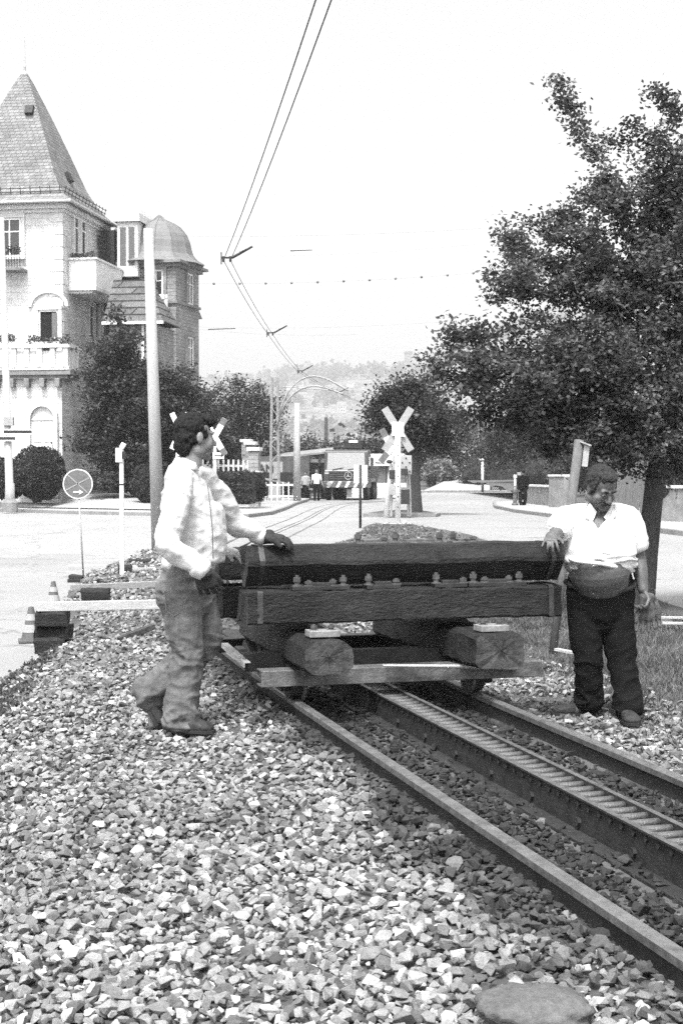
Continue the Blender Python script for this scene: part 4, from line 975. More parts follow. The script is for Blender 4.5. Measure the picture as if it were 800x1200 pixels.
# iron balcony with flowers at the second floor, left
a = MB(); bz = Z(318); a.box((fl(8), -HH - .4, bz), (2., .8, .12)); b2 = a.build('balcony', 'trim_dark', villa, bevel=.01)
a = MB()
for i in range(17): a.tube([(fl(8) - .95 + i * .119, -HH - .76, bz), (fl(8) - .95 + i * .119, -HH - .76, bz + .8)], .014, 5)
a.bar((fl(8) - .98, -HH - .76, bz + .8), (fl(8) + .98, -HH - .76, bz + .8), .05, .04); a.build('railing', 'black', b2)
def flowers(par, x0, x1, y, z, n, lw=.0, name='flowers'):
    X = RNG.uniform(x0, x1, n); h = vnoise(X, 0 * X + y, .35, 61) * .3; pos = np.stack([X, y + RNG.normal(0, .09, n), z + RNG.uniform(-.15, 1, n) * (.12 + h)], -1)
    o = leaf_quads(name, pos, RNG.uniform(.05, .12, n), np.exp(RNG.normal(0, .6, n)), 'leaf', parent=par); o['kind'] = 'stuff'; return o
flowers(b2, fl(8) - 1, fl(8) + 1, -HH - .8, bz + .72, 700)
flowers(bal, x0 + .05, x0 + 1.35, yb, zt_ + .1, 900); flowers(bal, x0 + 1.95, x1, yb, zt_ + .05, 900)
a = MB(); a.box((x0 + .75, yb, zt_ + .06), (1.4, .2, .14)); a.box((x0 + 2.7, yb, zt_ + .05), (1.2, .2, .12)); a.build('flower_box', 'white', bal)
# right face: twin pointed windows above a white box balcony
for ly in (-1.0, -.1):
    o = window(villa, HH + .002, ly, Z(298, 62) - .2, .5, 1.75, face='r', mull=0, cross=.7, fr=.1)
    a = MB(); a.add([(HH + .1, ly - .42, Z(298, 62) + 1.6), (HH + .1, ly + .42, Z(298, 62) + 1.6), (HH + .1, ly, Z(298, 62) + 2.15), (HH, ly - .42, Z(298, 62) + 1.6), (HH, ly + .42, Z(298, 62) + 1.6), (HH, ly, Z(298, 62) + 2.15)], [(0, 1, 2), (0, 1, 4, 3), (1, 2, 5, 4), (2, 0, 3, 5)]); a.build('gable', 'trim', o)
window(villa, HH + .002, .9, Z(395, 62), .5, 1.5, face='r', mull=0)
a = MB(); bz = Z(342, 61.5); a.box((HH + .6, -.15, bz), (1.3, 3.7, .2)); a.box((HH + .5, -.15, bz - .15), (1.1, 3.5, .12)); b3 = a.build('balcony', 'trim', villa, bevel=.02)
a = MB(); hb = 1.12; a.box((HH + .62, -1.9, bz + .1 + hb / 2), (1.2, .1, hb)); a.box((HH + 1.18, -.15, bz + .1 + hb / 2), (.1, 3.5, hb)); a.box((HH + .62, 1.6, bz + .1 + hb / 2), (1.2, .1, hb))
a.box((HH + .62, -1.92, bz + .13 + hb), (1.3, .2, .08)); a.box((HH + 1.2, -.15, bz + .13 + hb), (.2, 3.7, .08)); a.build('parapet', 'white', b3)
flowers(b3, HH + .1, HH + 1.15, -1.85, bz + hb + .15, 500)
# wing between tower and turret
WY = 1.6; zE = Z(346, 64.2)
wallbox('wing_wall', HH - .3, 5.3, WY, 9, -.2, zE, 'plaster')
a = MB(); zr_ = Z(262, 67); a.add([(HH - .2, WY - .5, zE - .1), (5.5, WY - .5, zE - .1), (4.7, WY + 3.6, zr_), (HH - .2, WY + 3.6, zr_), (HH - .2, WY - .5, zE - .3), (5.5, WY - .5, zE - .3), (5.5, WY + 8, zE - .3), (HH - .2, WY + 8, zE - .3)],
      [(0, 1, 2, 3), (4, 5, 1, 0), (3, 2, 6, 7), (0, 3, 7, 4), (1, 5, 6, 2), (4, 7, 6, 5)]); wr = a.build('wing_roof', 'tile', villa)
a = MB(); a.box((4.2, WY - .55, zE - .24), (3.6, .2, .22)); a.build('gutter', 'white', wr)
# white arched dormer
dxm = 4.1; a = MB(); a.box((dxm, WY + .9, Z(325, 64) + 1.25), (.95, 1.6, 2.5)); dm = a.build('dormer', 'white', villa, bevel=.02)
a = MB(); n_ = 10; pr = [(dxm - .62 * math.cos(math.pi * i / n_), Z(325, 64) + 2.45 + .95 * math.sin(math.pi * i / n_) ** .8) for i in range(n_ + 1)]
a.add([(x, WY - .05, z) for x, z in pr] + [(x, WY + 2.2, z) for x, z in pr], [tuple(range(n_ + 1)), tuple(range(n_ + 1, 2 * n_ + 2))[::-1]] + [(i, i + 1, n_ + 2 + i, n_ + 1 + i) for i in range(n_)]); a.build('cap', 'trim', dm)
for s_ in (-.2, .2):
    a = MB(); a.box((dxm + s_, WY + .09, Z(325, 64) + 1.35), (.28, .03, 1.7)); a.build('pane', 'grey_paint', dm)
a = MB(); a.box((HH + .55, WY + .5, Z(290, 64)), (.6, .8, 1.5)); a.build('shutter', 'steel_dark', villa)
for xx in (3.4, 5.4): window(villa, xx, WY - .002, Z(395, 64), .8, 1.6, mull=1)
for xx in (3.4, 5.4): window(villa, xx, WY - .002, Z(495, 64), .8, 1.6, mull=1)
# lower tiled hip in front of the turret, with its porch
a = MB(); q0 = Z(335, 63); q1 = Z(384, 62)
a.add([(4.3, -2.4, q1), (6.9, -2.4, q1), (6.9, .4, q1), (4.3, .4, q1), (4.3, -.9, q0), (5.9, -.9, q0)], [(0, 1, 5, 4), (1, 2, 5), (0, 4, 3), (2, 3, 4, 5), (0, 3, 2, 1)]); a.build('hip_roof', 'tile', villa)
a = MB(); a.bar((4.3, -2.45, q1 - .05), (6.95, -2.45, q1 - .05), .14, .12); a.bar((6.0, -2.2, q1 - .1), (6.0, -2.2, q1 - 1.6), .09, .09); a.build('drainpipe', 'white', villa)
wallbox('bay_wall', 4.5, 6.6, -2.1, .4, -.2, q1 - .12, 'brickwall')
# ---- turret house
TMx = Matrix.Translation((-8.35, 65.6, 0)) @ Matrix.Rotation(R(-16), 4, 'Z')
tur = thing('turret_house', 'darker corner turret with bell-shaped sheet roof at the right end of the villa', 'turret', M=TMx)
h2 = 1.38; zT = Z(314, 65)
wallbox('turret_wall', -h2, h2, -h2, h2, -.2, zT, 'brickwall', tur)
wallbox('rear_wall', -2.2, -h2 - .001, .5, 5, -.2, zT - 1, 'brickwall', tur)
a = MB(); a.box((0, 0, zT - .05), (2 * h2 + .3, 2 * h2 + .3, .16)); a.box((0, 0, zT + .08), (2 * h2 + .7, 2 * h2 + .7, .12)); a.box((0, 0, Z(358, 65)), (2 * h2 + .16, 2 * h2 + .16, .12)); a.build('cornice', 'trim_dark', tur)
dp = [(2.0, 0), (1.95, .06), (1.7, .22), (1.5, .5), (1.42, .8), (1.36, 1.15), (1.22, 1.55), (.95, 1.95), (.62, 2.2), (.3, 2.35), (.16, 2.5), (.05, 2.62)]
dome = ringroof('bell_roof', [(r, zT + .14 + z * .88) for r, z in dp], 'leadroof', tur, n=12)
a = MB()
for i in range(12):
    an = math.pi / 12 + i * math.pi / 6; a.tube([((r / math.cos(math.pi / 12)) * math.cos(an), (r / math.cos(math.pi / 12)) * math.sin(an), zT + .15 + z * .88) for r, z in dp], .022, 4)
a.build('seam', 'leadroof', dome)
for zz in (Z(356, 65), Z(430, 65), Z(505, 65)):
    window(tur, .45, -h2 - .002, zz, .62, 1.35, mull=1)
    window(tur, h2 + .002, .2, zz, .62, 1.35, face='r', mull=1)
# ------------------------------------------------------------------ poles, masts and wires
def gz(x, y): return float(zl(np.array([x]), np.array([y]))[0])
b = P(186, 650, 27.); t = thing('utility_pole', 'thick tapered concrete pole standing behind the taller man', 'pole', (b.x, 27., -.2))
top = P(174, 268, 27.) - V(t.location)
a = MB(); a.tube([(0, 0, 0), top * .5, top], [.13, .112, .092], 16); a.build('shaft', 'concrete', t, smooth=True)
b = P(12, 590, 52); t = thing('lamp_post', 'tall pale post with street name plates at the left edge', 'post', (b.x, 52, -.05))
a = MB(); zz = P(4, 255, 52).z + .05; a.tube([(0, 0, 0), (0, 0, 1.), (-.02, 0, 1.02), (-.25, 0, zz)], [.2, .17, .15, .1], 12); a.build('shaft', 'concrete', t, smooth=True)
a = MB(); a.lathe([(.3, -.05), (.3, .3), (.18, .45)], n=12); a.build('foot', 'trim_dark', t)
zs = P(10, 510, 52).z + .05
for (dx, dz, w, rz) in ((.35, .12, 1.1, 0), (-.3, -.12, 1.2, 0)):
    a = MB(); a.box((dx, -.2, zs + dz), (w, .03, .2)); s_ = a.build('name_plate', 'white', t)
    a = MB(); a.box((dx, -.22, zs + dz), (w - .08, .006, .1)); a.build('lettering', 'black', s_)
a = MB(); a.box((.55, -.19, zs - .05), (.3, .02, .3)); a.build('number_plate', 'white', t)
a = MB(); a.box((0, -.1, zs + .5), (.35, .2, .3)); a.build('box', 'cream', t)
# lattice mast with two curved brackets carrying the wires
b = P(322, 587, 72); zt = P(322, 442, 72).z; t = thing('lattice_mast', 'steel lattice mast with curved bracket arms over the track', 'mast', (b.x, 72, -.02))
a = MB(); hw0, hw1 = .22, .13
legs = []
for sx in (-1, 1):
    for sy in (-1, 1): a.bar((sx * hw0, sy * hw0, 0), (sx * hw1, sy * hw1, zt), .09, .09)
a.build('legs', 'mast', t)
a = MB(); n = 12
for i in range(n):
    z0, z1 = .5 + (zt - .6) * i / n, .5 + (zt - .6) * (i + 1) / n; w0 = hw0 + (hw1 - hw0) * z0 / zt; w1 = hw0 + (hw1 - hw0) * z1 / zt; s = 1 if i % 2 else -1
    for sy in (-1, 1):
        a.bar((-s * w0, sy * w0, z0), (s * w1, sy * w1, z1), .05, .03); a.bar((sy * w0, -s * w0, z0), (sy * w1, s * w1, z1), .05, .03)
a.build('bracing', 'mast', t)
a = MB(); a.box((0, 0, .4), (.62, .62, .8)); a.build('plinth', 'concrete', t, bevel=.03)
def arc(p0, p1, sag, n=14):
    p0, p1 = V(p0), V(p1); return [p0.lerp(p1, i / n) + V((0, 0, sag * math.sin(math.pi * (i / n) ** .75))) for i in range(n + 1)]
e1 = P(408, 458, 72) - V((b.x, 72, -.02)); e0 = P(330, 475, 72) - V((b.x, 72, -.02)); e2 = P(402, 462, 69) - V((b.x, 72, -.02)); e3 = P(330, 482, 70) - V((b.x, 72, -.02))
for s_, e_, h in ((e0, e1, 1.15), (e3, e2, .85)):
    a = MB(); a.tube([V((.1, 0, s_.z - .8))] + arc(s_, e_, h), .05, 6); a.build('bracket_arm', 'mast', t, smooth=True)
a = MB(); a.tube([(0, 0, P(0, 452, 72).z), (P(390, 452, 72).x - b.x, 0, P(0, 457, 72).z)], .025, 5); a.build('stay', 'mast', t)
b = P(348, 585, 70); t = thing('slim_pole', 'slim pale concrete pole right of the lattice mast', 'pole', (b.x, 70, -.1)); zt = P(346, 470, 70).z
a = MB(); a.tube([(0, 0, 0), (0, 0, zt)], [.2, .13], 12); a.build('shaft', 'concrete', t, smooth=True)
b = P(382, 580, 118); t = thing('wooden_pole', 'dark wooden pole rising behind the truck', 'pole', (b.x, 118, -.5)); zt = P(382, 489, 118).z + .5
a = MB(); a.tube([(0, 0, 0), (0, 0, zt)], [.2, .14], 8); a.build('shaft', 'bark', t, smooth=True)
# contact wires
WP = [(379, -60, 11.6), (379, 0, 12.65), (266, 305, 28.), (317, 392, 43.), (352, 436, 58.), (397, 460, 72.), (430, 474, 84)]
wl = [P(*q) for q in WP]; wl[0] = wl[1] + (wl[1] - wl[2]).normalized() * 9
for s_, lb in ((-1, 'left one of the twin overhead contact wires'), (1, 'right one of the twin overhead contact wires')):
    pts = []
    for i in range(len(wl) - 1):
        p0, p1 = wl[i], wl[i + 1]; d = (p1 - p0); n_ = V((d.y, -d.x, 0)).normalized() * .068 * s_; L = d.length
        for k in range(8):
            f = k / 8; pts.append(p0.lerp(p1, f) + n_ + V((0, 0, -.00035 * L * L * 4 * f * (1 - f))))
    pts.append(wl[-1] + n_)
    a = MB(); a.tube(pts, .0075, 6); tag(a.build('contact_wire', 'wire'), lb, 'wire', 'overhead contact wires')
lbs = ['nearest insulated wire fitting where the two contact wires bend', 'second wire fitting, above the street beyond the first bend', 'third wire fitting, small, close to the curved bracket arms', 'wire fitting hanging under the curved bracket arms']
for i in range(4):
    p = wl[2 + i]; t = thing('wire_fitting', lbs[i], 'wire fitting', tuple(p), 0, 'fittings holding the contact wires')
    a = MB(); a.box((0, 0, .05), (.22, .05, .03)); a.box((-.068, 0, .02), (.04, .12, .1)); a.box((.068, 0, .02), (.04, .12, .1)); a.tube([(-.11, 0, .16), (-.11, 0, -.08)], .012, 5); a.build('clamp', 'steel_dark', t)
    a = MB(); a.tube([(.1, 0, .05), (.5, 0, .27)], [.03, .022], 6); a.build('arm', 'steel_dark', t)
    a = MB(); [a.lathe([(.035, .0), (.035, .02)], (.28 + .05 * k, 0, .15 + .022 * k), 8) for k in range(3)]; a.build('insulator', 'rubber', t)
def span(label, p0, p1, sag, r=.0016, beads=0):
    p0, p1 = V(p0), V(p1); n = 16; pts = [p0.lerp(p1, i / n) + V((0, 0, -sag * 4 * (i / n) * (1 - i / n))) for i in range(n + 1)]
    a = MB(); a.tube(pts, r, 4); o = a.build('span_wire', 'wire'); tag(o, label, 'wire', 'thin span wires across the street')
    if beads:
        a = MB()
        for i in range(beads):
            f = (i + .5) / beads; k = f * n; j = int(k); q = pts[j].lerp(pts[j + 1], k - j); a.ball(q, .035, 6, 4)
        a.build('bead', 'steel_mid', o, world=True)
span('thin span wire from the top of the thick concrete pole past the nearest wire fitting', P(175, 276, 27), P(640, 262, 29), .1)
span('thin span wire with a row of small beads crossing below the nearest wire fitting', P(205, 332, 36), P(600, 316, 36), .12, .0016, 13)
span('thin wire carrying the short dark insulator right of the contact wires', P(268, 300, 40), P(560, 286, 40), .1)
span('thin wire carrying the short dark insulator left of the second wire fitting', P(205, 383, 40), P(420, 392, 40), .1)
span('thin span wire at the second wire fitting', P(230, 383, 43), P(520, 377, 43), .1)
for (x0_, x1_, y_, lb) in ((340, 366, 294, 'short dark insulator on a thin wire in the sky right of the contact wires'), (244, 276, 386, 'short dark insulator on a thin wire left of the second wire fitting')):
    a = MB(); a.tube([P(x0_, y_, 40), P(x1_, y_ - 1, 40)], [.016, .012], 5); tag(a.build('wire_insulator', 'steel_dark'), lb, 'insulator')

# ------------------------------------------------------------------ signs and posts
def crossbuck(t, z, half, w, ang=57, y=0, mat='white', tips='grey_paint', lean=0, n=2):
    for s_ in (-1, 1):
        M = Matrix.Translation((0, y - .012 * s_, z)) @ Matrix.Rotation(R(lean), 4, 'Y') @ Matrix.Rotation(R(s_ * (90 - ang)), 4, 'Y')
        a = MB(M); a.box((0, 0, 0), (w, .018, half * 2)); b_ = a.build('cross_board', mat, t, bevel=.003)
        if tips:
            for e in (-1, 1):
                a = MB(M); a.box((0, -.011, e * (half - half * .17)), (w * .98, .008, half * .33)); a.build('tip', tips, b_)
b = P(466, 616, 38.5); t = thing('crossing_sign', 'back of the big grey crossbuck on a white post on the mound', 'crossing sign', (b.x, 38.5, b.z))
zt = P(466, 503, 38.5).z - b.z
a = MB(); a.tube([(0, 0, 0), (0, 0, zt + .12)], .075, 12); a.build('post', 'white', t, smooth=True)
crossbuck(t, zt, .68, .2, 58, y=.11, mat='cream', tips=None)
a = MB(); a.box((0, .06, zt), (.32, .05, .34)); a.box((-.1, .05, zt + .18), (.2, .03, .03)); a.box((.1, .05, zt - .18), (.2, .03, .03)); a.build('bracket', 'white', t)
a = MB(); a.box((-.1, 0, .04), (.9, .5, .07)); a.box((.16, -.05, .09), (.12, .12, .12)); a.build('foot', 'steel_pale', t, bevel=.01)
a = MB()
for i in range(7): a.box((.0, -.075, .5 + .28 * i), (.03, .02, .03))
a.build('step_bolt', 'steel_dark', t)
b = P(466, 600, 46.5); t = thing('crossing_signal', 'second crossing signal behind the big crossbuck, tilted arm with dark tips and slanting white post', 'crossing signal', (b.x, 46.5, -.14))
a = MB(); a.tube([P(452, 606, 46.5) - V((b.x, 46.5, -.14)), P(462, 520, 46.5) - V((b.x, 46.5, -.14))], .09, 10); a.build('slanting_post', 'white', t, smooth=True)
a = MB(); 
for px0, px1 in ((458, 461), (478, 476), (481, 479)): a.bar(P(px0, 605, 46.5) - V((b.x, 46.5, -.14)), P(px1, 540, 46.5) - V((b.x, 46.5, -.14)), .06, .06)
for py in (560, 572, 584): a.bar(P(458, py, 46.5) - V((b.x, 46.5, -.14)), P(480, py, 46.5) - V((b.x, 46.5, -.14)), .05, .05)
a.build('ladder_frame', 'steel_pale', t)
M = Matrix.Translation(P(449, 521, 46.5) - V((b.x, 46.5, -.14)))
for s_, e in ((-1, (447, 503, 458, 523)), (1, (446, 541, 464, 517))):
    p0 = P(e[0], e[1], 46.4) - V((b.x, 46.5, -.14)); p1 = P(e[2], e[3], 46.4) - V((b.x, 46.5, -.14))
    a = MB(); a.bar(p0, p1, .025, .2, up=V((1, 0, .3))); a.build('cross_board', 'white', t)
    a = MB(); a.bar(p0 - (p1 - p0) * .02 + V((0, -.02, 0)), p0.lerp(p1, .42) + V((0, -.02, 0)), .02, .21, up=V((1, 0, .3))); a.build('tip', 'grey_paint', t)
a = MB(); q = P(471, 545, 46.3) - V((b.x, 46.5, -.14)); a.box(q, (.62, .12, .62)); sp_ = a.build('signal_board', 'cream', t, bevel=.02)
a = MB()
for i in range(5):
    for j in range(4):
        if (i + j) % 2 == 0: a.lathe([(.028, 0), (.028, .02)], (0, 0, 0), 8, M=Matrix.Translation(q + V((-.24 + .12 * i, -.06, -.2 + .14 * j))) @ Matrix.Rotation(R(90), 4, 'X'))
a.build('lamp', 'black', sp_)
for (px, py, w, h, mt_) in ((461, 556, .3, .3, 'steel_dark'), (472, 553, .3, .22, 'steel_dark'), (472, 582, .42, .48, 'steel_dark'), (462, 574, .35, .35, 'cream')):
    a = MB(); a.box(P(px, py, 46.2) - V((b.x, 46.5, -.14)), (w, .25, h)); a.build('relay_box', mt_, t, bevel=.02)
a = MB(); a.ball(P(456, 541, 46.3) - V((b.x, 46.5, -.14)), (.1, .12, .07)); a.build('lamp_hood', 'black', t)
# left side of the crossing
b = P(252, 602, 45); t = thing('crossing_sign', 'white grey-tipped crossbuck with a small arrow plate beside the face of the taller man', 'crossing sign', (b.x, 45, -.14))
zt = P(252, 512, 45).z + .14
a = MB(); a.tube([(0, 0, 0), (0, 0, zt)], .055, 10); a.build('post', 'white', t, smooth=True)
crossbuck(t, zt, .66, .19, 60, y=-.09)
a = MB(); za = P(0, 534, 45).z + .14; a.box((.12, -.08, za), (.36, .02, .2)); ap = a.build('arrow_plate', 'white', t)
a = MB(); a.box((.1, -.094, za), (.2, .006, .035)); a.add([(.2, -.094, za + .06), (.2, -.094, za - .06), (.28, -.094, za)], [(0, 1, 2)]); a.build('arrow', 'black', ap)
b = P(211, 600, 47.5); t = thing('crossing_sign', 'white crossbuck seen from behind, its tips rising left of the hair of the taller man', 'crossing sign', (b.x, 47.5, -.14))
zt = P(211, 505, 47.5).z + .14
a = MB(); a.tube([(-.25, 0, 0), (0, 0, zt)], .06, 10); a.build('post', 'white', t, smooth=True)
crossbuck(t, zt, .66, .17, 66, y=.08, tips=None)
# thin post with white board
b = P(422, 621, 37.5); t = thing('board_post', 'thin dark post with a white rectangular board at the tip of the mound', 'signpost', (b.x, 37.5, b.z))
zt = P(0, 545, 37.5).z - b.z; zb_ = P(0, 566, 37.5).z - b.z
a = MB(); a.tube([(0, 0, -.1), (0, 0, zt)], .035, 8); a.build('post', 'steel_dark', t, smooth=True)
a = MB(); 
a.box((-.085, .04, (zt + zb_) / 2), (.13, .02, zt - zb_)); a.box((.105, .04, (zt + zb_) / 2), (.17, .02, zt - zb_)); a.box((0, .052, (zt + zb_) / 2), (.34, .006, zt - zb_)); a.build('board', 'white', t)
# round no-stopping sign
zg = -.33; p = G(98, 676, zg + .1); t = thing('round_sign', 'round grey no-stopping sign with pale rim, cross and white arrow on a thin post', 'road sign', (p.x, p.y, zg + .1))
c = P(91.5, 567, p.y) - V(t.location); rr = 17.5 * p.y / F
a = MB(); a.tube([(0, 0, 0), V((c.x, .02, c.z))], .013, 8); a.build('post', 'steel_pale', t, smooth=True)
MF = Matrix.Translation(c) @ Matrix.Rotation(R(90), 4, 'X')
a = MB(MF); a.lathe([(rr, -.01), (rr, .008)], n=40); dsk = a.build('disc', 'white', t)
a = MB(MF); a.lathe([(rr * .93, .0085), (rr * .93, .011)], n=40); a.build('face', 'grey_paint', dsk)
a = MB(MF)
for an in (28, -42): a.box((0, 0, .0135), (rr * 1.75, rr * .08, .003), rz=R(an))
MT['sign_line'] = grey_mat('sign_line', .27, .1, 5, bump=0); a.build('cross', 'sign_line', dsk)
a = MB(MF); a.box((-rr * .08, -rr * .55, .0165), (rr * .42, rr * .1, .003)); a.add([(rr * .1, -rr * .38, .018), (rr * .1, -rr * .72, .018), (rr * .36, -rr * .55, .018)], [(0, 1, 2)]); a.build('arrow', 'white', dsk)
# rubber foot slabs
a = MB(); a.box((p.x, p.y, zg + .05), (.42, .3, .06)); a.box((p.x - .1, p.y, zg + .1), (.2, .25, .05), ry=R(8)); a.box((p.x + .14, p.y + .02, zg + .1), (.2, .22, .06), ry=R(-12)); tag(a.build('sign_foot', 'rubber', bevel=.01), 'black rubber slabs weighing down the round sign', 'sign base')
# white marker post with bracket
p = G(145, 677, -.15); t = thing('marker_post', 'white square post with a small cap box, beside the concrete pole', 'post', (p.x, p.y, -.15))
zt = P(142, 525, p.y).z + .15
a = MB(); a.box((-.02, 0, zt / 2), (.055, .055, zt)); a.build('post', 'white', t, bevel=.004)
a = MB(); a.box((-.05, -.02, zt - .1), (.1, .06, .2)); a.box((.0, -.02, zt + .03), (.07, .06, .08), ry=R(30)); a.build('cap_box', 'white', t, bevel=.01)
a = MB(); a.box((.015, -.02, zt - .1), (.05, .07, .1)); a.build('bracket', 'steel_dark', t)
a = MB(); a.box((-.02, -.0, zt * .72), (.07, .065, .02)); a.build('clip', 'steel_dark', t)
# cones
def cone(label, px, py, z, h):
    p = G(px, py, z); t = thing('traffic_cone', label, 'traffic cone', (p.x, p.y, z), random.random(), 'traffic cones beside the works')
    a = MB(); a.lathe([(h * .29, .02), (h * .07, h), (h * .04, h * 1.005)], n=20); a.build('body', 'cone', t, smooth=False)
    for z0, z1 in ((.28, .5), (.62, .8)):
        f = lambda q: h * .29 + (h * .07 - h * .29) * (q * h - .02) / (h - .02) + .003
        a = MB(); a.lathe([(f(z0), z0 * h), (f(z1), z1 * h)], n=20); a.build('stripe', 'cream', t)
    a = MB(); a.box((0, 0, .012), (h * .72, h * .72, .024)); a.build('base', 'cone', t, bevel=.005)
zc = -.345
cone('small striped traffic cone left of the stacked timber blocks', 37, 752, zc, .34)
cone('small striped traffic cone farther away, just above the near white plank', 63, 713, zc, .33)
# barrier planks and their timber blocks
p0 = G(44, 713, -.02); YP = 12.9
a = MB(); a.bar(P(44, 711, YP), P(193, 708, YP + .25), .05, .085); tag(a.build('barrier_plank', 'wood_white', bevel=.004), 'long white barrier plank resting on the stack of three timber blocks', 'plank')
a = MB(); a.bar(P(83, 689, 16.), P(192, 684, 16.4), .06, .07); tag(a.build('barrier_plank', 'wood_pale', bevel=.004), 'greyer barrier plank farther back, behind the white one', 'plank')
a = MB(); a.bar(P(141, 668, 20.6), P(190, 666, 20.8), .05, .04); tag(a.build('barrier_plank', 'wood_white', bevel=.004), 'short white plank behind the marker post, farthest from the camera', 'plank')
def block(label, px, pyb, Y, w, h, d, rz=0, seed=0, cat='timber block'):
    p = P(px, pyb, Y); sec = [(-d / 2, .0), (-d / 2 + .02, -.0), (d / 2 - .02, 0), (d / 2, .02), (d / 2, h - .03), (d / 2 - .03, h), (-d / 2 + .03, h), (-d / 2, h - .03)]
    o = timber('timber_block', label, -w / 2, w / 2, sec, Matrix.Translation((p.x, Y, p.z)) @ Matrix.Rotation(R(rz), 4, 'Z'), 'timber', 'tarred timber blocks holding up the barrier planks', seed=seed); o['category'] = cat
block('lowest of the three stacked timber blocks under the white plank', 60.5, 765, 13.05, .27, .155, .3, 5, 11)
block('middle one of the three stacked timber blocks under the white plank', 63.5, 748, 13.08, .29, .125, .28, -6, 12)
block('topmost of the three stacked timber blocks under the white plank', 62, 732.5, 13.02, .28, .135, .28, 3, 13)
block('single dark timber block under the greyer plank', 112.5, 704, 15.9, .3, .14, .25, 4, 14)
block('small dark timber block beneath the short white plank by the marker post', 147, 673, 20.4, .2, .13, .2, 6, 15)
block('thin dark timber slat lying behind the marker post', 164, 659, 23, .35, .05, .2, 6, 16)
p = P(160, 742, 12.2); a = MB(); a.box((0, 0, 0), (.34, .07, .05)); o = a.build('timber_offcut', 'timber_end', origin=(0, 0, 0), bevel=.006)
g_ = float(gh(np.array([p.x]), np.array([12.2]))[0]); o.location = (p.x, 12.2, g_ + .045); o.rotation_euler = (0, R(-18), R(28)); tag(o, 'short offcut of dark timber lying on the gravel behind the taller man', 'offcut')
# leaning post behind the shorter man
b = G(647, 762, -.22); YB = b.y; t = thing('leaning_post', 'leaning grey wooden post with a small plate on top, behind the shorter man', 'post', (b.x, YB, -.25))
tp = P(678, 516, YB + .35) - V((b.x, YB, -.25))
a = MB(); a.tube([(0, 0, 0), tp], [.035, .042], 10); a.build('shaft', 'pole_wood', t, smooth=True)
a = MB(); a.box(tp + V((.05, -.03, -.03)), (.1, .06, .012), ry=R(20)); a.box(tp + V((.055, -.02, -.13)), (.05, .02, .2), ry=R(6)); a.build('plate', 'steel_pale', t)
p = G(661, 770, -.22); a = MB(); a.box((0, 0, 0), (.2, .045, .02)); o = a.build('white_stake', 'wood_white', origin=(0, 0, 0)); o.location = (p.x, p.y, -.17); o.rotation_euler = (0, R(2), R(-55)); tag(o, 'short white stake lying on the ground behind the shorter man', 'stake')
for (px, py, L, rz, lb) in ((778, 727, .45, -6, 'left one of two pale slats in the grass right of the tree foot'), (800, 734, .4, -10, 'right one of two pale slats in the grass right of the tree foot')):
    p = G(px, py, -.2); a = MB(); a.box((0, 0, 0), (L, .05, .02)); o = a.build('plank_scrap', 'wood_white', origin=(0, 0, 0)); o.location = (p.x, p.y, -.17); o.rotation_euler = (0, 0, R(rz)); tag(o, lb, 'slat')

# ------------------------------------------------------------------ gate pillars, fences, shed, kiosk
for i, (px, pt, Y, w) in enumerate([(289, 518, 66, .9), (294, 521, 62, .9), (298.5, 528, 57, .95)]):
    b = P(px, 592, Y); t = thing('gate_pillar', ['farthest and tallest-looking of three stone gate pillars', 'middle one of three stone gate pillars', 'nearest of three stone gate pillars, beside the clipped hedge'][i], 'pillar', (b.x, Y, -.05), R(-12), 'stone gate pillars beside the hedge')
    h = P(px, pt, Y).z + .05; w *= .42
    a = MB(); a.box((0, 0, h / 2), (w, w, h)); a.build('shaft', 'brickwall', t)
    a = MB(); a.box((0, 0, h + .05), (w + .14, w + .14, .14)); a.box((0, 0, h * .62), (w + .06, w + .06, .1)); a.build('cap', 'trim', t, bevel=.02)
def picket(name, label, cat, p0, p1, z0, h, n, mat='white', rails=2, wd=.06, tall=1.12):
    p0, p1 = V(p0), V(p1); t = thing(name, label, cat, (p0.x, p0.y, z0)); d = p1 - p0; L = d.length; d = d / L; an = math.atan2(d.y, d.x)
    a = MB(Matrix.Rotation(an, 4, 'Z'))
    for k in range(rails): a.box((L / 2, 0, h * (.25 + .6 * k / max(1, rails - 1))), (L, .04, .09))
    a.build('rails', mat, t)
    for i in range(n):
        a = MB(Matrix.Rotation(an, 4, 'Z')); a.box((L * i / (n - 1), -.04, h * tall / 2), (wd, .04, h * tall)); a.build('picket', mat, t)
    return t
q0, q1 = P(205, 555, 56), P(290, 555, 60); picket('picket_fence', 'white picket fence above the clipped hedge', 'fence', (q0.x, 56, 0), (q1.x, 60, 0), P(0, 566, 58).z - .1, .95, 15, wd=.09)
q0, q1 = P(305, 575, 71), P(345, 575, 71); picket('railing', 'low white railing in front of the shed, behind the lattice mast', 'railing', (q0.x, 71, 0), (q1.x, 71, 0), -.05, .95, 7, wd=.06, tall=1.)
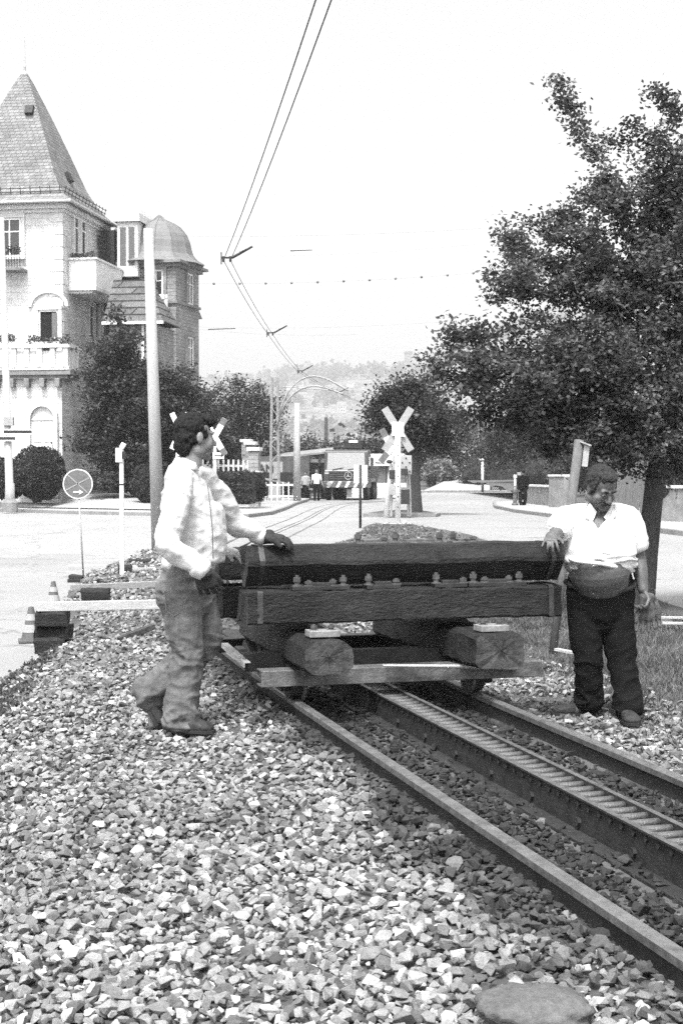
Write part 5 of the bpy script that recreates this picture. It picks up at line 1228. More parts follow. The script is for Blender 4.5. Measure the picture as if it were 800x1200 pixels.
# shed with lettered board and lean-to roof
sx, sy = P(325, 585, 80).x, 80; t = thing('shed', 'low shed with a lettered board and sloping canopy behind the lattice mast', 'shed', (sx, sy, -.1))
a = MB(); a.box((0, 1.5, 1.2), (3.6, 3, 2.4)); a.build('wall', 'garden', t)
a = MB(); a.box((-.55, .0, P(0, 551, 80).z + .1), (1.7, .1, .95)); bd = a.build('board', 'cream', t)
text_mesh('lettering', 'AN', .62, 'black', bd, Matrix.Translation((P(311, 0, 80).x - sx, -.08, P(0, 549.5, 80).z + .1)) @ FACE, bold=.012)
text_mesh('lettering', 'RT RT', .24, 'black', bd, Matrix.Translation((P(311, 0, 80).x - sx, -.08, P(0, 557.5, 80).z + .1)) @ FACE, bold=.006)
a = MB(); q = P(0, 560, 80).z; a.bar((-.9, -.7, q + .1), (2.0, -.7, q - .55), 1.6, .08, up=V((0, 0, 1))); a.build('canopy', 'trim_dark', t)
for x in (-1.4, -.2, .9, 1.9):
    a = MB(); a.bar((x, -1.2, 0), (x, -1.2, q - .1 - .22 * max(0, x + .9)), .07, .07); a.build('post', 'cream', t)
for x in (-.9, .6): 
    a = MB(); a.box((x, -.02, 1.0), (.9, .08, 1.0)); a.build('window', 'glass', t)
t = thing('canvas_stall', 'pale sloping canvas roof on thin posts left of the truck', 'canopy', (P(358, 0, 84).x, 84, -.1))
a = MB(); a.add([(-1.5, -1, 2.4), (1.6, -1, 2.75), (1.6, 1, 3.0), (-1.5, 1, 2.65), (-1.5, -1, 2.3), (1.6, -1, 2.65)], [(0, 1, 2, 3), (4, 5, 1, 0)]); a.build('roof', 'trim_dark', t)
for x in (-1.4, 1.5):
    a = MB(); a.bar((x, -.9, 0), (x, -.9, 2.4), .08, .08); a.build('post', 'steel_dark', t)
# white kiosk / lockup right of the truck
kx = P(447, 0, 88).x; t = thing('kiosk', 'flat-roofed white-banded kiosk with dark shutters right of the truck', 'kiosk', (kx, 88, -.1))
a = MB(); a.box((0, 1, .4), (3.6, 2, .9)); a.build('plinth', 'trim', t)
a = MB(); a.box((0, 1, 1.75), (3.4, 1.9, 1.8)); wl_ = a.build('wall', 'grey_paint', t)
a = MB()
for i in range(6): a.box((-1.5 + i * .6, .03, 1.75), (.05, .06, 1.8))
a.build('shutter_rib', 'black', t)
a = MB(); a.box((0, 1, P(0, 539, 88).z + .1), (4., 2.4, .75)); fa = a.build('fascia', 'white', t, bevel=.02)
text_mesh('lettering', 'FERNS', .2, 'black', fa, Matrix.Translation((-.1, -.21, P(0, 542.5, 88).z + .1)) @ FACE)
# ------------------------------------------------------------------ truck
Y = 78.; tx = P(405, 0, Y).x; t = thing('truck', 'heavy grey truck with a star badge and striped bumper parked across the track', 'truck', (tx, Y, -.14), R(-7))
z_ = lambda py: P(0, py, Y).z + .14
W = 2.42; zt, zb = z_(529), z_(572)
sec = [(0, zb), (-.06, zb), (-.08, z_(555)), (.1, z_(551)), (.22, zt + .02), (.5, zt + .1), (1.75, zt + .1), (1.85, zb)]
a = MB(); k = len(sec); a.add([(-W / 2, y, z) for y, z in sec] + [(W / 2, y, z) for y, z in sec], [tuple(range(k)), tuple(range(k, 2 * k))[::-1]] + [(i, (i + 1) % k, k + (i + 1) % k, k + i) for i in range(k)])
cab = a.build('cab', 'truckpaint', t, bevel=.07)
z0, z1 = z_(551.5) + .04, z_(530.5)
a = MB(); ws = lambda z: .1 + (z - z_(551)) * (.12 / (zt - z_(551)))
a.add([(-W / 2 + .16, ws(z0) - .02, z0), (W / 2 - .16, ws(z0) - .02, z0), (W / 2 - .2, ws(z1) - .02, z1), (-W / 2 + .2, ws(z1) - .02, z1), (-W / 2 + .16, ws(z0) + .02, z0), (W / 2 - .16, ws(z0) + .02, z0), (W / 2 - .2, ws(z1) + .02, z1), (-W / 2 + .2, ws(z1) + .02, z1)], [(0, 1, 2, 3), (7, 6, 5, 4), (0, 4, 5, 1), (2, 6, 7, 3), (1, 5, 6, 2), (0, 3, 7, 4)])
MT['windscreen'] = glass_mat('windscreen', .3, .35); a.build('windscreen', 'windscreen', t)  # pale base colour stands in for bright sky reflected in the glass
for s_ in (-.45, .4):
    a = MB(); a.bar((s_ - .3, .05, z0 + .02), (s_ + .3, .07, z0 + .12), .02, .03); a.build('wiper', 'black', t)
a = MB(); a.box((.0, -.085, z_(557.5)), (1.85, .04, .52)); gr = a.build('grille', 'black', t, bevel=.01)
a = MB(); 
for i in range(4): a.box((0, -.11, z_(557.5) - .17 + i * .12), (1.8, .02, .025))
a.build('grille_bar', 'steel_mid', gr)
M = Matrix.Translation((.15, -.125, z_(557.5))) @ Matrix.Rotation(R(90), 4, 'X')
a = MB(M); rb = .2
for i in range(24):
    a0, a1 = i * math.pi / 12, (i + 1) * math.pi / 12; a.tube([(rb * math.cos(a0), rb * math.sin(a0), 0), (rb * math.cos(a1), rb * math.sin(a1), 0)], .02, 5)
for k in range(3):
    an = math.pi / 2 + k * 2 * math.pi / 3; pr_ = V((-math.sin(an), math.cos(an), 0)) * .028; tip = V((math.cos(an), math.sin(an), 0)) * rb
    a.add([pr_, -pr_, tip, pr_ + V((0, 0, .02)), -pr_ + V((0, 0, .02)), tip + V((0, 0, .01))], [(0, 1, 2), (3, 4, 5), (0, 3, 5, 2), (1, 4, 5, 2)])
a.build('star_badge', 'steel_pale', gr)
a = MB(); a.box((0, -.16, z_(567.5)), (W + .06, .2, .36)); bp = a.build('bumper', 'steel_mid', t, bevel=.03)
a = MB()
for i in range(5): x = -1.0 + i * .48; a.add([(x, -.264, z_(567.5) - .17), (x + .16, -.264, z_(567.5) - .17), (x + .34, -.264, z_(567.5) + .17), (x + .18, -.264, z_(567.5) + .17)], [(0, 1, 2, 3)])
a.build('stripe', 'white', bp)
for s_ in (-1, 1):
    a = MB(Matrix.Translation((s_ * .88, -.265, z_(567.5) + .02)) @ Matrix.Rotation(R(90), 4, 'X')); a.lathe([(.13, 0), (.13, .03), (.08, .045)], n=16); a.build('headlight', 'cream', t)
    a = MB(); a.tube([(s_ * W / 2, .2, z_(540)), (s_ * (W / 2 + .22), .05, z_(538))], .015, 5); a.box((s_ * (W / 2 + .24), .02, z_(541)), (.14, .05, .45)); a.build('mirror', 'black', t, bevel=.02)
    a = MB(); a.box((s_ * (W / 2 + .0), .9, z_(543)), (.04, .9, .7)); a.build('side_window', 'glass', cab)
    for (yy, n_) in ((.75, 1), (3.9, 2), (5.1, 2)):
        for k in range(n_):
            x = s_ * (W / 2 - .16 - k * .32); a = MB(Matrix.Translation((x, yy, .5)) @ Matrix.Rotation(R(90), 4, 'Y')); a.lathe([(.3, -.13), (.47, -.14), (.5, -.1), (.5, .1), (.47, .14), (.3, .13)], n=24); w = a.build('wheel', 'rubber', t)
            a = MB(Matrix.Translation((x, yy, .5)) @ Matrix.Rotation(R(90), 4, 'Y')); a.lathe([(.1, -.16), (.29, -.1), (.29, .1), (.1, .16)], n=18); a.build('rim', 'steel_mid', w)
a = MB(); a.box((0, 3.2, .95), (.9, 6.2, .25)); a.build('chassis', 'steel_dark', t)
a = MB(); a.box((0, 4.2, 1.25), (2.4, 4.6, .12)); a.box((-1.18, 4.2, 1.6), (.06, 4.6, .6)); a.box((1.18, 4.2, 1.6), (.06, 4.6, .6)); a.build('load_bed', 'steel_mid', t)
a = MB(); a.box((.15, 2.25, z_(520)), (.95, .7, .5)); a.box((.15, 2.25, z_(526)), (.35, .35, .5)); cr = a.build('crane_head', 'steel_dark', t, bevel=.04)
a = MB(); a.box((.2, 1.88, z_(516.5)), (.5, .03, .14)); a.build('plate', 'white', cr)
a = MB(); a.bar((.15, 2.25, 1.3), (.15, 2.25, z_(522)), .3, .3); a.build('crane_column', 'steel_dark', t)
# small loader beside it
lx = P(364, 0, 82).x; t = thing('wheel_loader', 'dark wheel loader with raised bucket half hidden behind the two distant workers', 'loader', (lx, 82, -.14), R(4))
a = MB(); a.box((.1, .9, 1.0), (1.3, 2.0, .7)); a.build('body', 'steel_dark', t, bevel=.06)
a = MB(); a.box((.15, 1.2, 1.75), (1.1, 1.0, .9)); cb = a.build('cab', 'truckpaint', t, bevel=.05)
a = MB(); a.box((.15, .68, 1.78), (.9, .03, .6)); a.build('window', 'glass', cb)
for s_ in (-1, 1):
    for yy in (.1, 1.9):
        a = MB(Matrix.Translation((.1 + s_ * .72, yy, .48)) @ Matrix.Rotation(R(90), 4, 'Y')); a.lathe([(.2, -.15), (.46, -.15), (.48, -.1), (.48, .1), (.46, .15), (.2, .15)], n=20); a.build('wheel', 'rubber', t)
    a = MB(); a.bar((.1 + s_ * .45, .6, 1.2), (.1 + s_ * .45, -.5, 2.0), .1, .16); a.build('arm', 'steel_mid', t)
a = MB(); a.add([(-.8, -.5, 1.75), (1.0, -.5, 1.75), (1.0, -.95, 2.1), (-.8, -.95, 2.1), (-.8, -.4, 2.3), (1.0, -.4, 2.3)], [(0, 1, 2, 3), (0, 4, 5, 1), (0, 3, 4), (1, 5, 2)]); o = a.build('bucket', 'steel_mid', t)
# ------------------------------------------------------------------ right background
q = P(570, 575, 116); t = thing('lattice_fence', 'dark diamond lattice fence on the far side of the street', 'fence', (q.x, 112.8, 0)); L = P(606, 0, 113).x - q.x; h = P(0, 551, 113).z
a = MB(); k = 12
for i in range(-4, k + 1):
    for s_ in (0, 1):
        x0_, x1_ = i * L / k, i * L / k + h; zz0, zz1 = (.1, h) if s_ == 0 else (h, .1)
        if x0_ < 0: zz0 = zz0 + (zz1 - zz0) * (-x0_) / h; x0_ = 0
        if x1_ > L: zz1 = zz0 + (zz1 - zz0) * (L - x0_) / (x1_ - x0_); x1_ = L
        if x1_ > x0_: a.bar((x0_, .02 * s_, zz0), (x1_, .02 * s_, zz1), .05, .06)
a.build('lattice', 'steel_dark', t)
for x in (0, L * .38, L):
    a = MB(); a.bar((x, 0, 0), (x, 0, h + .1), .14, .14); a.build('post', 'steel_dark', t)
def thin_post(label, px, pyb, pyt, Y, r, mat, cat='post', hook=False):
    b = P(px, pyb, Y); t = thing('post', label, cat, (b.x, Y, b.z)); zt = P(px, pyt, Y).z - b.z
    a = MB(); a.tube([(0, 0, -.2), (0, 0, zt)], r, 8); a.build('shaft', mat, t, smooth=True)
    a = MB(); a.box((-.12 if hook else 0, 0, zt), (.3 if hook else r * 3, r * 3, .12)); a.build('head', mat, t)
thin_post('white post with a small head left of the lattice fence', 565, 574, 538, 110, .1, 'white', hook=True)
thin_post('pale thin post left of the walking man', 603, 596, 558, 62, .045, 'white')
thin_post('second pale post, taller, directly behind the walking man', 607.5, 594, 555, 64, .05, 'cream')
p = P(603, 597, 60); t = thing('hydrant', 'knobbly dark hydrant on the pavement left of the walking man', 'hydrant', (p.x, 60, -.02))
a = MB(); a.lathe([(.14, 0), (.14, .06), (.09, .1), (.09, .5), (.13, .55), (.13, .66), (.08, .78), (.02, .84)], n=12); a.build('body', 'steel_mid', t)
a = MB(); a.tube([(-.16, 0, .6), (.16, 0, .6)], .05, 8); a.build('nozzle', 'steel_dark', t)
def wall(label, p0, p1, Y0, Y1, h, th, mat, name='garden_wall', cap='trim'):
    a0 = V((P(p0, 0, Y0).x, Y0, -.05)); a1 = V((P(p1, 0, Y1).x, Y1, -.05)); t = thing(name, label, 'wall', tuple(a0)); d = a1 - a0
    a = MB(); a.bar((0, 0, h / 2), (d.x, d.y, h / 2), th, h); a.build('panel', mat, t)
    a = MB(); a.bar((0, 0, h + .04), (d.x, d.y, h + .04), th + .1, .08); a.build('coping', cap, t)
wall('low pale garden wall right of the walking man', 620, 654, 64, 58, .8, .25, 'trim_dark')
wall('taller pale gate pier and wall behind the leaning post', 650, 668, 57, 56, 1.25, .4, 'trim_dark')
wall('pale garden wall at the right edge beyond the side street', 775, 850, 40, 38, .95, .25, 'trim_dark')
t = thing('board_fence', 'tall weathered board fence between the head of the shorter man and the tree trunk', 'fence', (P(714, 0, 40).x, 40, -.1))
for i in range(9):
    x = i * .2; a = MB(); a.box((x, random.uniform(-.01, .01), 1.0 + .02 * (i % 3)), (.18, .03, 2.1 + random.uniform(-.08, .08))); a.build('board', 'pole_wood', t)
a = MB(); a.box((.8, .04, .5), (1.8, .05, .1)); a.box((.8, .04, 1.6), (1.8, .05, .1)); a.build('rail', 'pole_wood', t)
# ------------------------------------------------------------------ people
def remesh(mb, voxel, smooth=3, disp=None, name='body', mat='skin', parent=None, carve=None, sub=0):
    me = bpy.data.meshes.new('t'); me.from_pydata(mb.v, [], mb.f); me.update()
    bm = bmesh.new(); bm.from_mesh(me); bmesh.ops.recalc_face_normals(bm, faces=bm.faces); bm.to_mesh(me); bm.free()
    o = bpy.data.objects.new('t', me); COL.objects.link(o)
    r = o.modifiers.new('r', 'REMESH'); r.mode = 'VOXEL'; r.voxel_size = voxel; r.adaptivity = 0
    if smooth: s = o.modifiers.new('s', 'SMOOTH'); s.factor = .5; s.iterations = smooth
    if carve is not None:
        c = bpy.data.meshes.new('c'); c.from_pydata(carve.v, [], carve.f); bm = bmesh.new(); bm.from_mesh(c); bmesh.ops.recalc_face_normals(bm, faces=bm.faces); bm.to_mesh(c); bm.free()
        oc = bpy.data.objects.new('c', c); COL.objects.link(oc); bo = o.modifiers.new('b', 'BOOLEAN'); bo.operation = 'DIFFERENCE'; bo.object = oc; bo.solver = 'EXACT'
    dg = bpy.context.evaluated_depsgraph_get(); m2 = bpy.data.meshes.new_from_object(o.evaluated_get(dg)); bpy.data.objects.remove(o)
    if carve is not None: bpy.data.objects.remove(oc)
    if disp:
        m2.update(); nv = len(m2.vertices); nr = [v.normal.copy() for v in m2.vertices]
        for v, n_ in zip(m2.vertices, nr): v.co = v.co + n_ * disp(v.co, n_)
    m2.materials.clear(); m2.materials.append(MT[mat]); m2.name = name
    if parent is not None:
        m2.transform(WM[parent.name].inverted())
    q = bpy.data.objects.new(name, m2); COL.objects.link(q)
    if parent is not None: q.parent = parent; setw(q, WM[parent.name])
    for p_ in m2.polygons: p_.use_smooth = True
    return q
def crom(P0, P1, P2, P3, t): return .5 * ((2 * P1) + (-P0 + P2) * t + (2 * P0 - 5 * P1 + 4 * P2 - P3) * t * t + (-P0 + 3 * P1 - 3 * P2 + P3) * t ** 3)
def limb(mb, pts, rads, side=V((1, 0, 0)), n=16, steps=5, sq=2.0):
    """smooth closed tube; rads: (along side, across) per point; rounded ends; sq>2 squarer section"""
    pts = [V(p) for p in pts]; rads = [(r, r) if not isinstance(r, (tuple, list)) else r for r in rads]; k = len(pts)
    PP = []; RR = []
    for i in range(k - 1):
        a, b, c, d = pts[max(i - 1, 0)], pts[i], pts[i + 1], pts[min(i + 2, k - 1)]
        for j in range(steps):
            t = j / steps; PP.append(crom(a, b, c, d, t)); s = t * t * (3 - 2 * t); RR.append(tuple(rads[i][q] * (1 - s) + rads[i + 1][q] * s for q in (0, 1)))
    PP.append(pts[-1]); RR.append(rads[-1]); m = len(PP)
    fr = []
    for i in range(m):
        t = (PP[min(i + 1, m - 1)] - PP[max(i - 1, 0)]).normalized(); a = side - t * side.dot(t); a.normalize(); fr.append((t, a, t.cross(a)))
    rings = []
    for e in (0,):
        t, a, b = fr[0]; r0 = min(RR[0])
        for q in (1., .85, .5): rings.append((PP[0] - t * r0 * q * .6, a, b, (RR[0][0] * math.sqrt(1 - q * q) + .0008, RR[0][1] * math.sqrt(1 - q * q) + .0008)))
    for i in range(m): rings.append((PP[i], fr[i][1], fr[i][2], RR[i]))
    t, a, b = fr[-1]; r0 = min(RR[-1])
    for q in (.5, .85, 1.): rings.append((PP[-1] + t * r0 * q * .6, a, b, (RR[-1][0] * math.sqrt(1 - q * q) + .0008, RR[-1][1] * math.sqrt(1 - q * q) + .0008)))
    vs = []
    for (c, a, b, r) in rings:
        for j in range(n):
            an = 2 * math.pi * j / n; cc, ss = math.cos(an), math.sin(an)
            if sq != 2: cc = math.copysign(abs(cc) ** (2 / sq), cc); ss = math.copysign(abs(ss) ** (2 / sq), ss)
            vs.append(c + a * r[0] * cc + b * r[1] * ss)
    K = len(rings); fs = [(i * n + j, i * n + (j + 1) % n, (i + 1) * n + (j + 1) % n, (i + 1) * n + j) for i in range(K - 1) for j in range(n)] + [tuple(range(n))[::-1], tuple((K - 1) * n + j for j in range(n))]
    mb.add(vs, fs)
def frame(f, up):
    f = V(f).normalized(); r = f.cross(V(up)).normalized(); u = r.cross(f); return Matrix((r, f, u)).transposed()   # columns right, forward, up
def head(mb, c, E, k=1., fat=0., nose=1.):
    def b(p, r): mb.ball(V(c) + E @ (V(p) * k), tuple(q * k for q in r), 18, 12, E=E)
    def tb(p0, p1, r0, r1): mb.tube([V(c) + E @ (V(p0) * k), V(c) + E @ (V(p1) * k)], [r0 * k, r1 * k], 10)
    b((0, -.012, .035), (.075, .095, .087)); b((0, .03, -.02), (.062, .062, .085)); b((0, .042, -.075), (.044 + fat * .4, .044, .038))
    for s in (-1, 1):
        b((s * (.036 + fat * .3), .05, -.035), (.027 + fat * .5, .034, .036)); b((s * .03, .076, .028), (.028, .014, .011)); b((s * .036, .066, -.018), (.022, .018, .014))
        b((s * .077, -.008, -.005), (.01, .02, .032)); b((s * .05, .0, -.065), (.022 + fat, .04, .035)); b((s * .013, .1, -.032), (.009, .012, .008))
        b((s * .031, .071, .004), (.014, .0125, .011))
    b((0, .088, .012), (.008, .012, .022)); tb((0, .088, .012), (0, .108 + .006 * nose, -.026), .007, .013); b((0, .107 + .006 * nose, -.028), (.013, .012, .011))
    b((0, .090, -.058), (.023, .012, .008)); b((0, .088, -.07), (.019, .012, .007)); b((0, .078, -.1), (.02 + fat * .3, .018, .018))
def eyes(par, c, E, k=1.):
    for s in (-1, 1):
        a = MB(); a.ball(V(c) + E @ (V((s * .031, .0765, .004)) * k), .0098 * k, 10, 8); e = a.build('eye', 'cream', par, smooth=True, world=True)
        a = MB(); a.ball(V(c) + E @ (V((s * .031, .0835, .003)) * k), .0048 * k, 8, 6); a.build('iris', 'black', e, smooth=True, world=True)
def brows(par, c, E, k, mat):
    for s in (-1, 1):
        a = MB(); a.tube([V(c) + E @ (V(p) * k) for p in ((s * .012, .094, .027), (s * .03, .092, .034), (s * .05, .078, .028))], [.004 * k, .0048 * k, .0025 * k], 6); a.build('eyebrow', mat, par, smooth=True, world=True)
def hand(mb, w, d, nrm, thumb_side, L=.185, curl=(20, 25, 20), th=(35, 30), spread=6, grow=1., fingers=(.94, 1., .95, .78), curls=None):
    """palm and five fingers. w wrist, d direction of the palm, nrm back of the hand, thumb_side unit vector towards the thumb"""
    d = V(d).normalized(); nrm = V(nrm); nrm = (nrm - d * nrm.dot(d)).normalized(); s = d.cross(nrm).normalized()
    if s.dot(V(thumb_side)) < 0: s = -s
    w = V(w); pl = L * .52; pw = L * .215 * grow
    limb(mb, [w - d * .01, w + d * pl * .3, w + d * pl * .75, w + d * pl], [(.027 * grow, .021 * grow), (pw * .86, .017 * grow), (pw, .0155 * grow), (pw * .96, .012 * grow)], side=s, n=14, steps=3, sq=2.6)
    for i in range(4):
        off = (.75 - .5 * i) * pw * 1.0; fl_ = L * .47 * fingers[i]; c0 = curls[i] if curls else curl
        p = w + d * pl * (.93 - .04 * abs(i - 1)) + s * off; ang = 0; dd = d.copy(); pts = [p - d * .012]
        sp_ = math.radians((1.5 - i) * spread)
        for j, f_ in enumerate((.45, .31, .24)):
            ang += math.radians(c0[j]); v = (d * math.cos(ang) - nrm * math.sin(ang)); v = (v * math.cos(sp_) + s * math.sin(sp_)).normalized(); p = p + v * fl_ * f_; pts.append(p)
            if j == 0: pass
        r = .0088 * grow * (.9 if i == 3 else 1)
        limb(mb, pts, [r * 1.08, r * 1.06, r, r * .82], side=s, n=8, steps=3)
    p0 = w + d * pl * .2 + s * pw * .55 - nrm * .004; a1 = math.radians(th[0]); v1 = (d * math.cos(a1) + s * math.sin(a1)).normalized(); p1 = p0 + v1 * L * .24
    a2 = math.radians(th[0] * .45); v2 = (d * math.cos(a2) + s * math.sin(a2) - nrm * math.sin(math.radians(th[1]))).normalized(); p2 = p1 + v2 * L * .17; p3 = p2 + (v2 * .8 + d * .3 - nrm * .25).normalized() * L * .13
    limb(mb, [p0, p1, p2, p3], [.015 * grow, .0125 * grow, .0105 * grow, .0085 * grow], side=nrm, n=8, steps=3)
def folds(amp=.006, sc=(9, 9, 22), seed=0, low=.5, gain=None):
    def f(co, n):
        q = V((co.x * sc[0] + seed, co.y * sc[1], co.z * sc[2])); a = noise.noise(q + noise.noise_vector(q * .35) * 1.6)
        r = 1 - abs(a) * 3.2; r = max(r, -.4)
        g = gain(co) if gain else 1
        return amp * g * (r * .75 + low * noise.noise(V(co) * 5 + V((seed, 0, 0))))
    return f
def hairmesh(par, c, E, balls, k, mat, amp=.006, vox=.006, cut=None, seed=1.):
    a = MB()
    for p, r in balls: a.ball(V(c) + E @ (V(p) * k), tuple(q * k for q in r), 18, 12, E=E)
    cv = None
    if cut:
        cv = MB()
        for p, r in cut: cv.ball(V(c) + E @ (V(p) * k), tuple(q * k for q in r), 20, 12, E=E)
    Ei = E.transposed()
    def f(co, n):
        l = Ei @ (V(co) - V(c)); return amp * (noise.noise(V((l.x * 60 + seed, l.y * 60, l.z * 22))) + .8 * noise.noise(V((l.x * 130, l.y * 130, l.z * 60 + seed)))) 
    return remesh(a, vox, 1, f, 'hair', mat, par, cv)
def shoe(par, heel, toe, top_r, mat='shoe', up=V((0, 0, 1)), w=.045, L_ankle=None, h=.07):
    heel, toe = V(heel), V(toe); d = (toe - heel).normalized(); s = d.cross(up).normalized(); u = s.cross(d)
    a = MB(); l = (toe - heel).length
    limb(a, [heel + u * .035 + d * .02, heel + d * l * .3 + u * .042, heel + d * l * .6 + u * .036, heel + d * l * .82 + u * .03, toe + u * .024 - d * .02], [(w * .72, .038), (w * .78, .042), (w * .95, .036), (w, .03), (w * .7, .02)], side=s, n=16, steps=4, sq=2.3)
    limb(a, [heel + d * .055 + u * .05, heel + d * .05 + u * (.05 + h)], [.04, .04], side=s)
    o = remesh(a, .006, 2, lambda co, n: .0015 * noise.noise(V(co) * 60), 'shoe', mat, par)
    b = MB(); pl = [(-.70, .0), (-.72, .25), (-.8, .5), (-1.02, .72), (-.95, .88), (-.5, 1.0), (.5, 1.0), (.95, .88), (1.02, .72), (.85, .5), (.74, .25), (.7, .0)]
    vs = [heel + s * (q[0] * w) + d * (q[1] * l) + u * z for z in (.0, .018) for q in pl]; n_ = len(pl)
    b.add(vs, [tuple(range(n_)), tuple(range(n_, 2 * n_))] + [(i, (i + 1) % n_, n_ + (i + 1) % n_, n_ + i) for i in range(n_)]); b.build('sole', 'rubber', o, world=True)
    return o
VX = .0065
def diagfolds(amp, seed):
    def f(co, n):
        a_ = noise.noise(V((co.x * 5 + co.z * 9 + seed, co.y * 6, co.z * 7 - co.x * 5))); b_ = noise.noise(V((co.x * 11 - co.z * 12, co.y * 12 + seed, co.z * 16 + co.x * 9)))
        return amp * ((1 - abs(a_) * 4) * .9 + (1 - abs(b_) * 4) * .5) + .004 * noise.noise(V(co) * 4)
    return f
# ---- the taller man, walking, seen from behind his right side
YL = 7.78; q = lambda px, py, dy=0.: P(px, py, YL + dy)
base = q(222, 858); man = thing('person', 'taller dark-haired man in pale long-sleeved shirt and flared jeans, one gloved hand on the load', 'person', (base.x, YL, -.14))
hd = q(229, 513, .02); HE = frame((.84, .50, -.05), (.05, .05, 1)); k = 1.04
sh_r, el_r, wr_r = q(210, 571, -.17), q(199, 636, -.30), q(238, 667, -.29)
sh_l, el_l, wr_l = q(249, 571, .14), q(275, 610, .25), q(310, 629, .28)
pel = q(220, 680); hip_r, kn_r, an_r = q(217, 690, -.08), q(219, 772, -.07), q(216, 842, -.06)
hip_l, kn_l, an_l = q(228, 690, .07), q(239, 752, .08), q(180, 812, .1)
fw = V((.93, -.36, 0)).normalized(); sd = V((fw.y, -fw.x, 0))      # sd: towards his right, near side
bm_ = MB(); head(bm_, hd, HE, k)
limb(bm_, [hd + HE @ V((0, -.02, -.05)), q(224, 548), q(220, 562)], [(.055, .058), (.056, .06), (.07, .065)], side=sd)
limb(bm_, [q(221, 562), q(221, 585), q(222, 615), q(223, 650), q(221, 680), q(220, 700)], [(.12, .07), (.16, .10), (.15, .105), (.14, .1), (.155, .115), (.14, .1)], side=sd)
limb(bm_, [sh_r, sh_r.lerp(el_r, .5), el_r, el_r.lerp(wr_r, .4), wr_r], [.052, .047, .04, .04, .028], side=fw)
limb(bm_, [sh_l, sh_l.lerp(el_l, .5), el_l, el_l.lerp(wr_l, .4), wr_l], [.052, .047, .04, .04, .028], side=V((0, 1, 0)))
for h_, kk, an, in ((hip_r, kn_r, an_r), (hip_l, kn_l, an_l)): limb(bm_, [h_, h_.lerp(kk, .5), kk, kk.lerp(an, .35), an], [.085, .075, .055, .056, .038], side=sd)
hand(bm_, wr_r, (q(244, 700, -.27) - wr_r), (-.2, -1, .1), (.9, 0, .2), .17, curl=(25, 35, 30))
hand(bm_, wr_l, (.95, -.1, -.12), (.0, -.15, 1), (-.1, -1, 0), .18, curl=(12, 30, 35))
for f0, f1 in ((an_r, q(240, 857, -.08)), (an_l, q(180, 850, .1))): limb(bm_, [f0, f1], [.038, .03], side=sd)
remesh(bm_, VX, 2, None, 'body', 'skin', man); bod = kids(man)[-1] if False else None
eyes(man, hd, HE, k); brows(man, hd, HE, k, 'hair')
hairmesh(man, hd, HE, [((0, -.024, .05), (.084, .098, .085)), ((0, -.05, -.002), (.079, .07, .068)), ((0, -.062, -.045), (.066, .05, .05)), ((0, -.06, -.075), (.05, .035, .03)), ((0, .035, .094), (.068, .055, .035)), ((.03, .055, .085), (.04, .035, .028)),
    ((.066, .022, .015), (.012, .018, .03)), ((-.066, .022, .015), (.012, .018, .03))], k, 'hair', .009)
# shirt: back, front, sleeves, collar
s_ = MB()
limb(s_, [q(219, 543), q(217, 558), q(219, 588), q(222, 618), q(223, 645), q(220, 664, 0)], [(.07, .062), (.145, .095), (.165, .138), (.15, .145), (.15, .145), (.16, .145)], side=sd, n=24)
limb(s_, [q(222, 552), q(214, 560, -.08), sh_r + V((0, 0, -.015))], [.05, .062, .066], side=fw)
limb(s_, [q(228, 553), q(240, 560, .08), sh_l + V((0, 0, -.012))], [.05, .06, .064], side=fw)
limb(s_, [sh_r, sh_r.lerp(el_r, .45) + V((-.0, 0, 0)), el_r + V((-.012, 0, -.005)), el_r.lerp(wr_r, .5) + V((-.0, 0, -.01)), wr_r + V((.0, 0, .01))], [.074, .07, .066, .06, .05], side=fw)
limb(s_, [sh_l, sh_l.lerp(el_l, .5), el_l + V((-.01, 0, -.012)), el_l.lerp(wr_l, .55), wr_l - V((.03, 0, 0))], [.07, .072, .068, .056, .044], side=V((0, 1, 0)))
limb(s_, [q(247, 596, -.02), q(250, 630, -.02), q(250, 655, -.02)], [(.10, .06), (.1, .065), (.1, .055)], side=sd)
gain = lambda co: 1.0 + .6 * (co.z < P(0, 600, YL).z)
shirt = remesh(s_, VX, 3, diagfolds(.0045, 3), 'shirt', 'shirt', man)
c_ = MB(); nk = q(220, 541, 0)
ring = []
for i in range(17):
    an = -2.7 + 5.4 * i / 16; dr = (-fw * math.cos(an) + sd * math.sin(an)); r = .068 + .012 * (abs(an) / 2.7); hgt = .012 - .035 * (abs(an) / 2.7) ** 2
    ring.append((nk + dr * r * .92 + V((0, 0, hgt + .018)), nk + dr * (r + .022) + V((0, 0, hgt - .028))))
vs = [p for a_, b_ in ring for p in (a_, b_)]; c_.add(vs, [(2 * i, 2 * i + 1, 2 * i + 3, 2 * i + 2) for i in range(16)])
o = c_.build('collar', 'shirt', shirt, smooth=True, world=True); md = o.modifiers.new('s', 'SOLIDIFY'); md.thickness = .006
a = MB(); a.tube([q(243, 566, -.085), q(246, 590, -.145), q(249, 620, -.165), q(250, 655, -.155)], .0035, 5); a.build('placket', 'grey_paint', shirt, world=True)
a = MB(); limb(a, [wr_r + V((-.035, 0, .014)), wr_r + V((.004, 0, -.002))], [.059, .06], side=fw); a.build('cuff', 'shirt', shirt, smooth=True, world=True)
a = MB(); limb(a, [wr_l + V((-.06, 0, .016)), wr_l + V((-.012, 0, .0))], [.05, .05], side=V((0, 1, 0))); a.build('cuff', 'shirt', shirt, smooth=True, world=True)
